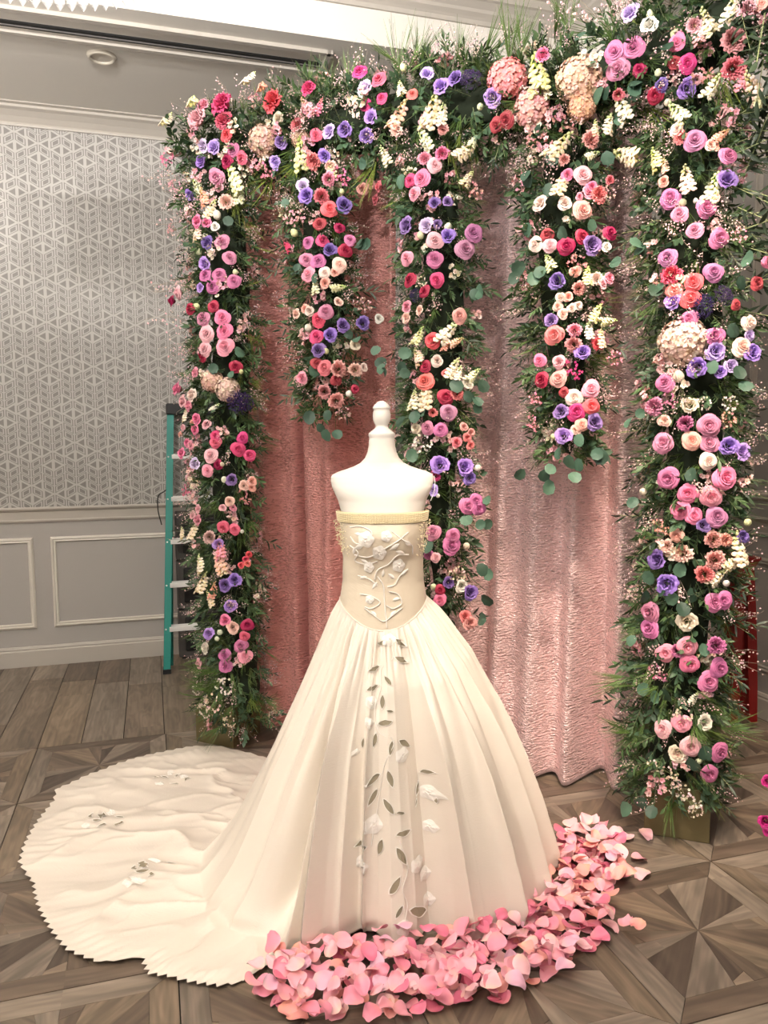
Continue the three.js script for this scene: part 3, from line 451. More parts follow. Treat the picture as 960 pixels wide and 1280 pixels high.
  for (const [x, y, L, a] of [[-0.1, 1.135, 0.03, 1.2], [0.085, 1.16, 0.035, -0.7], [-0.07, 1.045, 0.028, 0.3], [0.075, 1.06, 0.03, 0.7], [-0.03, 0.93, 0.026, -0.7], [0.03, 0.93, 0.026, 0.7], [0.0, 1.06, 0.026, 1.4], [-0.08, 1.19, 0.03, -0.2], [-0.08, 1.15, 0.04, 0.5], [0.04, 1.15, 0.04, 0.6], [0.06, 1.13, 0.035, -0.3], [-0.03, 1.02, 0.03, 0.9], [0.03, 1.05, 0.03, -0.6], [0.045, 0.975, 0.028, 0.2], [-0.065, 1.1, 0.03, -0.4]]) { const map = (px, py, l, p) => torso((90 - (x + px) / 0.125 / DEG) * DEG, y + py, 0.011 + l, p); const c = Math.cos(a), s = Math.sin(a); part(numbered('embroidered_leaf'), grid(10, 4, (u, v, p) => { const q2 = (u - 0.5) * L, w = L * 0.4 * Math.sin(Math.PI * u) * (v - 0.5); map(q2 * c - w * s, q2 * s + w * c, 0.002 + 0.003 * Math.sin(v * Math.PI) * Math.sin(u * Math.PI), p); }), thread, bodice); }
}
// flowers of the six garlands: kind, colour, place along the arch, height and distance to the front in cm, size in mm
const FLOWERS_1 = `
S g 24 259 15 71; S b 9 258 21 63; C b 19 255 18 71; S w 12 253 20 63; B w 15 250 20 45; P p 6 248 21 54; W p -11 248 19 74; P p 10 247 20 45; P w 14 245 20 36; S b 5 243 21 63;
R m 17 238 19 58; L d 10 238 20 54; B g 5 235 21 36; R m 20 231 18 54; L l 9 229 21 56; B g 22 225 17 30; R m 9 224 21 54; R m 15 224 19 54; R m 21 221 17 54; R m 12 219 20 63;
L l 6 219 21 36; R p -7 218 20 55; R r -13 215 18 47; B g 3 211 21 33; R r 0 210 21 46; R r 12 210 20 45; R m 7 205 21 64; R p 16 205 19 68; R p 17 199 19 72; R p 9 198 21 77;
R p 17 192 19 82; R p 8 191 21 73; R r 6 188 21 46; R r 21 183 17 50; B g 23 181 16 27; P p 2 181 21 41; H cream 9 177 21 101; P p -10 174 19 66; H cream 16 173 19 109; P b 0 171 21 55;
P p -6 168 20 56; T d 22 167 16 118; P p -2 166 21 46; S w 11 165 20 37; S w -6 162 20 47; P p 2 160 21 46; P b -1 158 21 28; P p 7 157 21 41; P p -7 156 20 33; P p 1 155 21 45;
P b -9 153 20 28; R h 11 152 20 44; R h 23 151 16 44; P p -5 149 20 38; R h 11 149 20 46; P p -2 148 21 37; R h 21 146 17 57; P p -8 144 20 47; R h 25 143 14 48; R p 9 143 21 63;
L lp 0 139 21 51; B w 14 139 20 26; R r 12 139 20 41; R p 7 136 21 51; B g 15 132 20 35; L d 18 132 18 51; P b 26 131 14 39; P b 23 129 16 41; P b 26 128 14 30; W p -6 127 20 85;
W du 23 124 16 74; P b 17 122 19 42; P p 14 119 20 30; P p 18 119 18 30; P p 1 118 21 36; P p -2 115 21 38; P p 1 113 21 47; R h 14 110 20 51; R h 19 109 18 44; B w 22 108 17 22;
S w -2 108 21 66; S w -11 106 19 48; C du 7 105 21 56; L l 11 102 20 47; S p 12 100 20 74; P k 24 97 15 28; P k 23 95 16 28; S b 11 94 20 84; P k 24 93 16 28; P k 21 92 17 28;
S w 1 92 21 66; S w 13 91 20 56; L l 18 85 18 60; S w 2 83 21 75; L d 14 83 20 56; S b 8 80 21 56; S w 6 76 21 56; L l 16 73 19 58; P p 14 66 20 52; R r 23 64 16 49;
P b 17 63 19 54; B g 10 60 20 33; L l 5 59 21 52; R h 22 59 17 42; B g 9 57 21 28; R m 20 54 17 61; L w 3 52 21 49; R m 13 49 20 55; R p 22 49 17 58; P p -1 44 21 43;
R m 13 44 20 61; W w 12 35 20 95; W w -4 31 21 48; W b 6 26 21 114; W w 1 22 21 86; W w 14 18 20 66
`;
const LEAVES_1 = '19 247 18; 12 183 20; 22 189 17; 19 179 18';
const FLOWERS_2 = `
W p 77 258 17 82; C p 72 257 19 50; P c 86 256 9 34; L lp 61 255 21 50; P c 84 253 13 42; B g 77 252 17 26; L l 63 251 21 67; C c 69 250 20 58; L d 78 246 17 62; R cp 72 245 19 62;
W p 57 243 21 101; R r 68 239 20 46; R r 76 237 18 37; B g 56 237 21 38; R m 63 232 21 42; R h 69 232 20 46; R m 80 232 16 42; S h 52 232 20 47; L d 72 228 19 50; R r 78 228 17 50;
R m 62 225 21 51; R m 67 224 20 54; R b 76 222 18 54; R p 63 219 21 55; P b 74 219 19 33; R b 70 219 20 42; P b 70 215 20 38; S g 66 214 21 50; S g 75 213 18 50; P b 75 207 18 33;
W du 84 206 13 76; P b 61 205 21 34; P b 63 204 21 38; R m 70 203 20 59; P b 57 203 21 38; P w 88 201 6 34; R k 67 200 20 55; L d 84 198 13 51; L d 77 197 18 50; B w 62 197 21 38;
L l 72 193 20 57; R h 66 193 21 51; P w 81 189 15 38; B g 70 187 20 30; L d 67 187 21 59; R r 66 182 21 42; P b 84 180 13 30; R c 69 180 20 55; C c 75 179 19 68; C b 81 179 15 51;
P p 59 176 21 47; W du 57 175 21 52; R r 74 175 19 42; R r 81 171 15 30; C du 69 170 20 51; B w 79 169 17 34; C c 74 166 19 64; W du 76 161 18 68
`;
const LEAVES_2 = '87 181 6; 83 229 14; 84 229 13; 63 160 21; 70 160 20; 67 155 21; 69 152 20; 74 152 19; 64 179 21; 59 222 21; 78 193 17; 82 191 14; 66 217 21; 52 250 20; 84 262 13; 83 229 14; 84 230 13; 76 244 18; 71 234 20';
const FLOWERS_3 = `
S g 134 262 17 46; C p 123 258 21 46; S w 131 258 18 84; C p 116 257 21 46; R p 120 254 21 50; P c 94 252 15 41; R h 110 250 21 43; P c 88 250 6 37; R p 115 250 21 66; S w 132 248 18 61;
R p 112 245 21 47; W du 134 244 17 84; L d 125 240 20 35; L d 120 240 21 39; L d 109 233 21 63; L d 121 232 21 31; L lp 117 232 21 51; B g 125 231 20 35; B g 114 229 21 35; R mv 134 228 17 65;
L l 125 227 20 50; R p 120 226 21 58; R mv 131 222 18 77; R p 108 221 20 48; R m 120 219 21 62; R r 110 212 21 51; R h 121 211 21 51; W w 114 211 21 47; R r 116 207 21 43; T d 112 206 21 47;
P p 108 202 20 40; P b 114 200 21 33; P b 108 198 20 40; R c 129 197 19 51; S w 125 191 20 78; S g 113 190 21 56; R k 119 188 21 55; S b 128 187 20 47; S b 124 186 20 39; S b 113 182 21 64;
P b 121 180 21 43; R r 116 178 21 40; S w 127 177 20 63; S w 129 175 19 47; P c 124 175 20 27; S g 134 174 17 55; R k 116 172 21 75; P w 132 171 18 39; S w 116 167 21 87; C c 128 167 19 47;
R r 124 166 20 55; S w 111 165 21 64; R mv 125 160 20 63; C c 119 160 21 32; P w 112 154 21 40; P c 131 154 19 30; R m 117 154 21 49; R m 122 153 21 49; P c 133 152 17 31; P c 132 150 18 30;
W w 114 148 21 88; P c 128 148 19 38; P c 133 147 17 30; L l 122 139 21 76; L l 131 138 19 67; B w 136 138 16 32; C h 120 135 21 40; L d 133 134 18 47; L lp 119 129 21 40; B w 121 127 21 20;
R m 135 125 16 48; R m 132 123 18 60; R m 136 122 16 48; R m 119 112 21 56; R m 127 111 20 48; R m 126 107 20 72; B w 132 107 18 33; R m 117 103 21 36; R p 120 102 21 36; W w 128 96 19 72;
L d 125 92 20 40; L w 130 91 19 47; B g 119 90 21 32; R r 122 89 21 36; L d 133 88 18 56; R p 122 85 21 44; P c 131 78 18 48; P c 133 76 18 48
`;
const LEAVES_3 = '93 186 14; 97 177 17; 95 179 15; 108 184 20; 106 179 20; 109 175 20; 137 170 16; 132 166 18; 135 164 17; 135 161 17; 106 157 20; 112 159 21; 116 160 21; 127 170 20; 112 143 21; 134 205 17; 136 206 16; 131 205 18; 136 115 16; 139 125 14; 139 95 14; 138 85 15; 137 76 16; 131 117 18; 117 107 21; 137 98 16; 106 251 20';
const FLOWERS_4 = `
S w 184 259 17 63; S w 180 258 19 42; W du 159 257 21 65; C c 178 254 19 57; S w 168 253 21 86; S g 179 249 19 43; C c 170 248 21 36; P p 171 243 21 36; R p 176 242 20 60; C c 185 240 17 28;
S w 169 240 21 79; P p 179 238 19 36; W du 184 236 17 57; P p 178 236 19 43; P p 175 235 20 25; C c 181 235 18 57; P b 162 234 21 51; P b 170 233 21 43; R cp 176 230 20 68; R r 164 223 21 40;
R r 185 222 16 43; R r 176 221 20 43; R b 160 220 21 48; R p 165 219 21 45; L d 179 218 19 64; R r 171 218 21 58; P w 184 217 17 32; S g 165 213 21 58; W du 174 212 20 79; P b 174 209 20 36;
S g 178 207 19 58; C b 181 206 18 43; L d 168 206 21 54; P p 185 206 17 39; P p 183 204 18 32; C c 175 203 20 43; P b 169 200 21 33; P b 172 200 21 33; P b 175 197 20 29; P b 168 197 21 33;
P b 173 196 21 29; P b 170 194 21 33; S g 181 194 18 58; L d 166 192 21 44; S g 185 191 17 50; C p 174 188 20 44; S w 179 188 19 54; R c 167 187 21 64; S w 183 185 18 51; C du 174 183 20 51;
C k 182 183 18 43; L l 177 180 20 51; R p 162 178 21 44; W p 187 178 16 65; P p 169 177 21 44; W h 174 174 20 80; R r 163 171 21 52; R c 169 171 21 55; R p 180 167 19 55; R r 171 166 21 33;
W p 161 164 21 60; R b 174 164 20 55; R cp 180 161 19 51; L d 170 159 21 48; R h 175 159 20 62; L d 181 155 18 55; W p 160 155 21 60; R b 177 154 20 44; P b 175 152 20 33; L l 171 150 21 55;
B g 167 150 21 26
`;
const LEAVES_4 = '141 115 12; 161 260 21; 166 250 21; 165 239 21; 169 223 21; 179 225 19; 187 260 15; 183 247 18; 157 245 20; 157 226 20; 157 244 20; 155 212 20; 153 209 19; 160 208 21; 186 210 16; 169 144 21; 181 143 18; 156 136 20; 164 136 21; 167 138 21; 173 141 21; 174 135 20; 166 132 21; 176 140 20; 176 149 20; 162 210 21; 183 143 17';
const FLOWERS_5 = `
S g 232 258 17 52; S g 208 257 21 74; P b 208 252 21 40; C c 209 249 21 40; S w 191 248 15 99; S b 221 248 20 46; R mv 213 247 21 73; P b 218 245 21 33; S b 220 245 20 26; S g 201 244 19 62;
R m 223 241 20 49; S b 204 241 20 41; P b 204 236 20 34; S b 211 235 21 74; L d 223 233 20 59; S g 219 231 21 73; R m 206 230 20 65; B w 214 228 21 20; P b 220 228 21 27; B g 210 228 21 30;
R m 217 225 21 63; R m 209 224 21 49; R m 214 218 21 50; W p 227 216 19 53; R m 221 215 20 60; R mv 206 210 21 58; R p 236 207 14 40; C k 207 204 21 65; R mv 220 204 20 54; R cp 214 201 21 57;
R r 233 200 16 40; R cp 208 199 21 51; R cp 213 196 21 58; T d 223 196 20 67; L l 208 195 21 51; R r 227 193 19 30; T d 217 193 21 81; R m 213 189 21 51; R b 231 187 17 47; L lp 231 183 17 33;
R m 221 183 20 51; H cream 211 182 21 157; R b 229 179 18 64; L lp 221 178 20 61; L l 232 177 17 54; L lp 226 173 19 40; L l 216 173 21 68; L l 223 171 20 37; B w 210 170 21 48; R m 206 168 20 59;
W m 208 162 21 55; W w 226 161 19 54; W w 218 161 21 48; C m 203 160 20 60; L w 214 160 21 51; P b 206 155 21 38; W b 225 155 19 61; C m 213 154 21 48; R m 220 153 21 78; R b 215 148 21 58;
R m 220 147 20 61; R m 206 147 21 70; L l 226 146 19 61; L l 230 144 17 51; R b 220 141 21 51; R p 225 135 19 82; R m 208 135 21 77; B w 199 130 19 32; R p 214 130 21 66; R p 221 129 20 69;
R p 212 124 21 59; R p 216 122 21 48; R mv 223 122 20 72; B g 233 120 16 31; L d 219 119 21 41; W b 206 118 21 63; R b 211 115 21 43; L d 231 115 17 41; C b 226 114 19 41; C c 222 114 20 52;
S w 230 111 18 82; C b 208 111 21 42; C b 213 109 21 63; C c 223 107 20 62; S w 229 106 18 62; L d 205 106 20 64; C c 220 102 21 55; S w 224 101 20 55; B w 227 99 19 28; L l 208 98 21 78;
R m 226 93 19 52; R m 223 92 20 62; R m 203 87 20 72; L w 215 85 21 67; R m 203 81 20 68; C m 224 77 20 56; R p 215 76 21 70; C m 212 74 21 42; R p 208 73 21 57; R p 216 70 21 63;
R m 225 69 19 63; W m 206 65 20 72; R m 222 64 20 67; S w 218 58 21 35; W w 214 51 21 64; L w 221 49 20 49; R p 214 48 21 57; R p 208 45 21 54; R p 217 40 21 71; R m 226 39 19 63;
L w 213 37 21 54; B g 220 35 21 25; R m 223 31 20 57; W w 206 30 20 58; W w 211 29 21 58; W w 214 24 21 79; W w 218 20 21 71; W w 219 17 21 50
`;
const LEAVES_5 = '197 214 18; 198 214 19; 197 215 18; 228 200 19; 229 206 18; 204 200 20; 203 199 20; 226 185 19; 228 171 19; 230 166 18; 199 157 19; 194 155 16; 215 137 21; 197 214 18; 220 173 20; 215 136 21; 212 104 21; 207 96 21; 211 93 21; 216 95 21; 201 93 20; 203 99 20; 213 90 21; 197 126 18; 197 76 18; 220 76 20; 202 59 20; 197 11 18; 205 14 20; 202 16 20; 197 26 18; 222 39 20; 208 58 21; 205 57 20; 217 34 21';
const FLOWERS_H = `
S w 34 304 19 69; S g 4 300 20 80; S b 41 299 20 68; C p 10 297 20 53; S w -11 295 20 73; C h 21 295 20 105; R h 88 295 20 60; B g 107 293 21 31; C h 65 293 21 58; L lp 192 292 21 61;
B g 198 291 21 27; C k 48 291 21 97; C p 8 291 21 98; R h 97 290 21 59; L lp 117 288 21 46; L lp 91 288 21 64; C h 22 288 21 83; S p 63 287 21 58; L w 198 287 21 51; R b 232 286 21 38;
S w 223 286 21 71; C p 228 285 21 51; S p 69 285 21 57; S w 106 285 21 55; C p 162 285 21 50; S w 216 284 21 72; C p 212 284 21 46; P w 50 284 21 51; L d 129 284 21 53; B g 206 283 21 33;
R h 98 283 21 43; R h 91 282 21 44; R k 111 282 21 39; L l 123 282 21 65; R k 23 282 21 57; T d 135 282 21 90; S w 215 282 21 39; S p 213 281 21 59; R m 187 281 21 65; H pink 148 281 21 139;
R m 193 281 21 71; L lp 10 280 21 49; R p 207 280 21 47; C c 59 280 21 50; S g 160 279 21 108; H cream 40 278 21 128; W p -11 278 21 73; L lp 16 278 21 66; C du 224 277 20 78; L l 93 277 20 60;
R m 188 276 20 76; S b 105 276 20 86; H tan 174 276 20 155; H tan 58 276 20 75; R m 25 276 20 57; L d 50 275 20 51; S w 119 275 20 100; L lp 74 275 20 57; L l 143 275 20 70; R h 67 275 20 45;
L d 81 275 20 57; L l 8 274 20 54; R r 195 274 20 41; R r 206 274 20 37; S w 123 273 20 61; S w 163 273 20 43; R h 210 273 20 50; B g 138 273 20 30; R h 30 272 20 52; B g 201 272 20 30;
R r 22 272 20 53; C b 104 271 20 47; L d 90 271 19 52; H pink 157 270 19 131; S g 59 269 19 92; W du 215 269 19 66; C c 224 269 19 72; L lp 47 268 19 56; C c 123 268 19 38; L d 202 268 19 41;
C c 188 268 19 35; C p 213 268 19 33; H tan 175 267 19 99; R m 15 267 19 67; R r 148 267 19 52; L l 70 267 18 50; W p -10 267 18 64; W p 41 266 18 95; C c 65 266 18 67; S p 227 266 18 52;
R r 144 266 18 45; L l 210 266 18 57; S g 115 266 18 70; R r 200 266 18 48; S g 24 265 18 97; S w 218 265 18 60; S g 3 265 18 64; S w 189 264 17 77; B w 204 263 17 31; S w 97 263 17 56;
S b 230 263 17 72; C b 72 263 17 42; P p 15 263 17 36; W du 169 263 17 87; L l -1 262 17 50; S g 72 262 17 58
`;
const LEAVES_H = '194 269 19; 193 268 19; 184 269 19; 148 292 21; 194 268 19; 192 269 19; 182 269 19; 203 278 21; 176 288 21; 31 286 21; 45 264 17';
// ---------------------------------------------------------------- rose petals on the floor
{
  const shapes = [0, 1, 2, 3, 4].map((k) => {
    const cup = [0.7, 1.2, 0.5, 1.5, 0.9][k], curl = [0.8, 0.5, 1.2, 0.7, -0.5][k], wv = [0.8, 1.3, 0.6, 1, 1.6][k], wide = [1.02, 0.9, 1.1, 0.95, 0.85][k];
    return grid(8, 8, (u, v, p) => { const a = (u - 0.5) * 2, w = 0.5 * wide * Math.pow(Math.sin(Math.PI * (0.06 + 0.80 * v)), 0.75) * (1 - 0.12 * v), x = a * w, y = v - 0.5 - 0.06 * a * a * v; p[0] = x; p[2] = -y; p[1] = cup * (x * x + 0.35 * y * y) - curl * Math.max(0, v - 0.65) * (v - 0.65) * 2 + 0.05 * wv * Math.sin(a * 4 + v * 5 + k) * v - 0.05; },
      (u, v, c) => { const t = smooth(0, 0.45, v), e = smooth(0.6, 1, Math.abs(u - 0.5) * 2) * 0.08; c[0] = 1; c[1] = lerp(0.92, 0.82 + e, t) ; c[2] = lerp(0.76, 0.86 + e, t); });
  });
  const kinds = [['pale pink', 0xf4ced1, 'pale'], ['soft pink', 0xf3b8c3, 'soft'], ['bright pink', 0xefa4b7, 'bright'], ['deep pink', 0xe0849f, 'deep'], ['peach tinged pink', 0xf2b6ab, 'peach'], ['pinkish lilac', 0xe3bfd2, 'lilac']];
  const mats = kinds.map(([, c]) => std({ color: c, vertexColors: true, roughness: 0.5 }));
  const poly = [[-0.39, -1.96], [-0.32, -2.07], [-0.2, -2.12], [-0.08, -2.14], [0.01, -2.11], [0.08, -2.15], [0.19, -2.20], [0.3, -2.16], [0.41, -2.25], [0.52, -2.42], [0.6, -2.66], [0.7, -2.8], [0.83, -2.74], [0.85, -2.57], [0.79, -2.45], [0.72, -2.35], [0.66, -2.16], [0.53, -2.09], [0.49, -2.0], [0.38, -1.96], [0.32, -1.91], [0.15, -1.87], [0.03, -1.83], [-0.2, -1.82], [-0.29, -1.9], [-0.37, -1.94]];
  const inside = (x, z) => { let c = false; for (let i = 0, j = poly.length - 1; i < poly.length; j = i++) { const [a, b] = poly[i], [e, f] = poly[j]; if ((b > z) !== (f > z) && x < ((e - a) * (z - b)) / (f - b) + a) c = !c; } return c; };
  const hm = new Map(), key = (x, z) => Math.round(x / 0.02) * 4096 + Math.round(z / 0.02), spots = [];
  const lay = (x, z, size, k, tiltMax, label, group, fixed) => {
    let h = 0; for (let a = -1; a <= 1; a++) for (let b = -1; b <= 1; b++) h = Math.max(h, hm.get(key(x + a * 0.02, z + b * 0.02)) ?? 0);
    h = Math.min(h, 0.06);
    const m = shade(new THREE.Mesh(shapes[Math.floor(rnd() * 5)], mats[k])); m.name = numbered('rose_petal');
    m.scale.setScalar(size); const flip = rnd() < 0.4; m.rotation.set((flip ? Math.PI : 0) + rr(-tiltMax, tiltMax), rnd() * 6.28, rr(-tiltMax, tiltMax), 'YXZ');
    m.position.set(x, 0, z); m.updateMatrixWorld(); const bb = new THREE.Box3().setFromObject(m, true); m.position.y = h - bb.min.y + 0.001;
    for (let a = -1; a <= 1; a++) for (let b = -1; b <= 1; b++) { const K = key(x + a * 0.02, z + b * 0.02); hm.set(K, Math.min(0.075, Math.max(hm.get(K) ?? 0, h + (a || b ? 0.007 : 0.01)))); }
    scene.add(m); tag(m, label, 'petal', group);
  };
  {                                        // the bottom of the heap, under the petals that can be told apart
    const im = new THREE.InstancedMesh(shapes[0], std({ color: 0xffffff, vertexColors: true, roughness: 0.5 }), 230), o = new THREE.Object3D(), c = new THREE.Color(); let k = 0, guard = 0;
    while (k < 230 && guard++ < 9000) { const x = rr(-0.4, 0.9), z = rr(-2.85, -1.8), dx = x - FORM[0], dz = z - FORM[2]; if (!inside(x, z) || Math.hypot(dx, dz) < hemR(Math.atan2(dz, dx) / DEG) + 0.02) continue; const s = rr(0.042, 0.058); o.position.set(x, s * 0.3, z); o.rotation.set(rr(-0.25, 0.25), rnd() * 6.28, rr(-0.25, 0.25), 'YXZ'); o.scale.setScalar(s); o.updateMatrix(); im.setMatrixAt(k, o.matrix); im.setColorAt(k, c.set(kinds[Math.floor(rnd() * 5)][1])); k++; for (let a = -1; a <= 1; a++) for (let b = -1; b <= 1; b++) hm.set(key(x + a * 0.02, z + b * 0.02), 0.016); }
    im.count = k; im.name = 'rose_petals'; tag(im, 'pink rose petals at the bottom of the heap, under the others', 'petals'); im.userData.kind = 'stuff'; shade(im); scene.add(im);
  }
  let tries = 0, n = 0;
  while (n < 283 && tries++ < 20000) {
    const x = rr(-0.4, 0.9), z = rr(-2.85, -1.8); if (!inside(x, z)) continue;
    const dx = x - FORM[0], dz = z - FORM[2]; if (Math.hypot(dx, dz) < hemR(Math.atan2(dz, dx) / DEG) + 0.0) continue;
    const gap = 0.021; if (spots.some(([a, b]) => Math.hypot(a - x, b - z) < gap)) continue; spots.push([x, z]);
    const right = smooth(0.2, 0.7, x), t = rnd(); const k = t < 0.16 + 0.12 * right ? 0 : t < 0.5 ? 1 : t < 0.74 - 0.1 * right ? 2 : t < 0.84 - 0.06 * right ? 3 : t < 0.94 ? 4 : 5;
    const where = x < -0.02 ? ['in the left end of the heap before the gown', 'petals heaped at the left of the hem'] : x < 0.42 ? ['in the middle of the heap before the gown', 'petals heaped before the front of the hem'] : ['in the right end of the heap beside the gown', 'petals heaped at the right of the hem'];
    lay(x, z, rr(0.042, 0.06), k, 0.6, `${kinds[k][0]} rose petal ${where[0]}`, `${kinds[k][0]} ${where[1]}`); n++;
  }
  for (const [x, z, k, l] of [[0.70, -2.82, 0, 'small pale petal touching the far tip of the petal heap'], [0.87, -2.79, 0, 'pale pink petal lying just off the far end of the heap'], [0.895, -2.745, 0, 'pale petal overlapping another beyond the far end of the heap'], [0.97, -2.76, 0, 'single pale petal nearest the brassy base box'], [0.89, -2.59, 1, 'pink petal lying apart to the right of the heap, the farther of two'], [0.87, -2.50, 0, 'pale pink petal lying apart to the right of the heap, the nearer of two'], [0.80, -2.43, 4, 'peach pink petal pointing out from the right edge of the heap'], [0.705, -2.155, 1, 'left one of a pair of petals alone on the star floor'], [0.735, -2.14, 4, 'folded peach petal, right one of a pair alone on the star floor'], [0.27, -1.905, 0, 'pale petal alone on the floor in front of the heap'], [0.48, -1.965, 5, 'lilac petal at the near right corner of the heap'], [0.335, -1.9, 5, 'large lilac petal at the near edge of the heap']]) lay(x, z, 0.056, k, 0.2, l);
}
// ---------------------------------------------------------------- flowers
const V3 = (x, y, z) => new THREE.Vector3(x, y, z);
function bloom(N, o) {                     // petals spiralling round +z, diameter 1
  const gs = [];
  for (let i = 0; i < N; i++) {
    const k = i / (N - 1), p0 = i * 2.399 + (o.twist ?? 0) * k, wa = lerp(o.w0, o.w1, k), rt = lerp(o.r0, 0.5, Math.pow(k, o.pow)), rb = rt * lerp(o.open ?? 0.75, 0.45, k), zt = lerp(o.z0, o.z1, Math.pow(k, 1.6)), jit = rr(0.92, 1.06), ruf = o.ruffle ?? 0, ph = rnd() * 6;
    gs.push(grid(o.nu ?? 5, o.nv ?? 4, (u, v, p) => {
      const a = (u - 0.5) * 2, vv = v * (1 - 0.2 * a * a * (1 - ruf)), A = p0 + a * wa * (0.55 + 0.45 * Math.sin(Math.PI * (0.12 + 0.7 * v)));
      const curl = Math.max(0, v - 0.7) / 0.3, r = jit * (lerp(rb, rt, Math.pow(vv, 1.25)) + (0.03 + 0.03 * k) * curl * (1 - ruf * 0.6)) + ruf * 0.05 * Math.sin(a * 7 + ph) * v, z = jit * lerp(0, zt, Math.pow(vv, 0.8)) - curl * curl * (0.03 + 0.08 * k) + ruf * 0.07 * Math.cos(a * 9 + ph) * v * v;
      p[0] = r * Math.cos(A); p[1] = r * Math.sin(A); p[2] = z;
    }, (u, v, c) => { const a = Math.abs(u - 0.5) * 2, e = lerp(o.c0, 1, smooth(0.1, 0.9, v)) + (o.edge ?? 0) * smooth(0.75, 1, Math.max(a, v)); c[0] = Math.min(1, lerp(e, 1, 0.25)); c[1] = Math.min(1, e); c[2] = Math.min(1, e); }));  // petal bases painted darker as shade in the gaps, rims lighter
  }
  if (o.heart) gs.push(tint(new THREE.SphereGeometry(0.1, 8, 6).scale(1, 1, 2.2).translate(0, 0, 0.26), 0.82, 0.76, 0.76));
  const green = grid(10, 2, (u, v, p) => { const r = lerp(0.24, 0.06, v); p[0] = r * Math.cos(u * 6.283); p[1] = r * Math.sin(u * 6.283); p[2] = -0.02 - 0.14 * v; });
  gs.push(tint(green, 0.2, 0.3, 0.12)); return merge(gs);
}
const many = (n, f) => Array.from({ length: n }, (_, i) => f(i));
function hydrangea() {
  const gs = [];
  for (let i = 0; i < 190; i++) {
    const z = 1 - 1.7 * (i + 0.5) / 190, a = i * 2.39996, r = Math.sqrt(Math.max(0, 1 - z * z)), R0 = 0.42 * rr(0.88, 1.12), n = V3(r * Math.cos(a), r * Math.sin(a), z), q = new THREE.Quaternion().setFromUnitVectors(V3(0, 0, 1), n), spin = rnd() * 6.28, s = rr(0.062, 0.085), c = [rr(0.92, 1), rr(0.84, 1), rr(0.8, 1)];
    for (let k = 0; k < 4; k++) {
      const A = spin + k * Math.PI / 2, ca = Math.cos(A), sa = Math.sin(A), w = V3();
      gs.push(tint(grid(2, 2, (u, v, p) => { const y = v, x = (u - 0.5) * (0.4 + 1.5 * v) * (v > 0.9 ? 0.5 : 0.8) * 1.05; w.set((x * ca - y * sa) * s, (x * sa + y * ca) * s, (0.35 * v * v - 0.2 * Math.abs(u - 0.5) - 0.1 * v) * s).applyQuaternion(q); p[0] = n.x * R0 + w.x; p[1] = n.y * R0 + w.y; p[2] = n.z * R0 + w.z; }), ...c));
    }
  }
  const ball = new THREE.SphereGeometry(0.38, 16, 10); gs.push(tint(ball, 0.7, 0.6, 0.48)); return merge(gs);
}
function snapdragon() {                    // spike along +y, blossoms facing +z and the sides, length about 1.25
  const gs = [tint(new THREE.CylinderGeometry(0.018, 0.028, 1.2, 5).translate(0, 0.05, 0), 0.35, 0.5, 0.2)];
  const N = 12;
  for (let i = 0; i < N; i++) {
    const k = i / (N - 1), y = lerp(-0.5, 0.66, k), a = (i % 2 ? 1 : -1) * rr(0.35, 1.2) + rr(-0.3, 0.3), s = lerp(0.27, 0.09, k * k) * rr(0.85, 1.15), R0 = lerp(0.27, 0.05, k);
    const c = k > 0.7 ? [0.72, 0.84, 0.5] : [1, rr(0.92, 1), rr(0.85, 1)];
    const put = (dx, dy, dz, rx, ry, rz, col) => gs.push(tint(new THREE.SphereGeometry(s, 7, 5).scale(rx, ry, rz).rotateX(-0.4).translate(dx * s, dy * s, dz * s).rotateY(a).translate(Math.sin(a) * R0, y, Math.cos(a) * R0), ...col));
    if (k < 0.75) { put(-0.34, 0.42, 0.1, 0.44, 0.34, 0.13, c); put(0.34, 0.42, 0.1, 0.44, 0.34, 0.13, c); put(-0.3, -0.34, 0.22, 0.34, 0.26, 0.14, c); put(0.3, -0.34, 0.22, 0.34, 0.26, 0.14, c); put(0, -0.5, 0.25, 0.32, 0.26, 0.14, c); put(0, 0, -0.15, 0.3, 0.32, 0.5, [c[0] * 0.95, c[1] * 0.93, c[2] * 0.66]); }
    else put(0, 0, 0, 0.5, 0.62, 0.5, c);
  }
  return merge(gs);
}
function cluster(n, size, flat, petals) {  // sprays of tiny blossoms
  const gs = [];
  for (let i = 0; i < n; i++) {
    const a = rnd() * 6.28, r = Math.sqrt(rnd()) * 0.5, x = r * Math.cos(a), y = r * Math.sin(a) * rr(0.7, 1), z = flat * Math.sqrt(Math.max(0, 0.25 - r * r)) + rr(-0.12, 0.12), c = [rr(0.85, 1), rr(0.75, 1), rr(0.75, 1)];
    if (petals) { const t1 = rr(-0.7, 0.7), t2 = rr(-0.7, 0.7), m = new THREE.Matrix4().makeRotationFromEuler(new THREE.Euler(t1, t2, rnd() * 6)).setPosition(x, y, z); for (let k = 0; k < 5; k++) { const g = new THREE.CircleGeometry(size * 0.55, 5).translate(0, size * 0.75, 0).rotateX(0.35).rotateZ(k * 1.2566).applyMatrix4(m); gs.push(tint(g, ...c)); } gs.push(tint(new THREE.OctahedronGeometry(size * 0.4).applyMatrix4(m), 0.75, 0.45, 0.4)); if (i % 2) gs.push(tint(tube([[x, y, z - 0.01], [x * 0.6, y * 0.6 - 0.05, z - 0.14], [x * 0.15, -0.1, -0.2]], 0.008, 3, 3), 0.3, 0.38, 0.18)); }
    else gs.push(tint(new THREE.OctahedronGeometry(size * rr(0.7, 1.2)).translate(x, y, z), ...c));
  }
  return merge(gs);
}
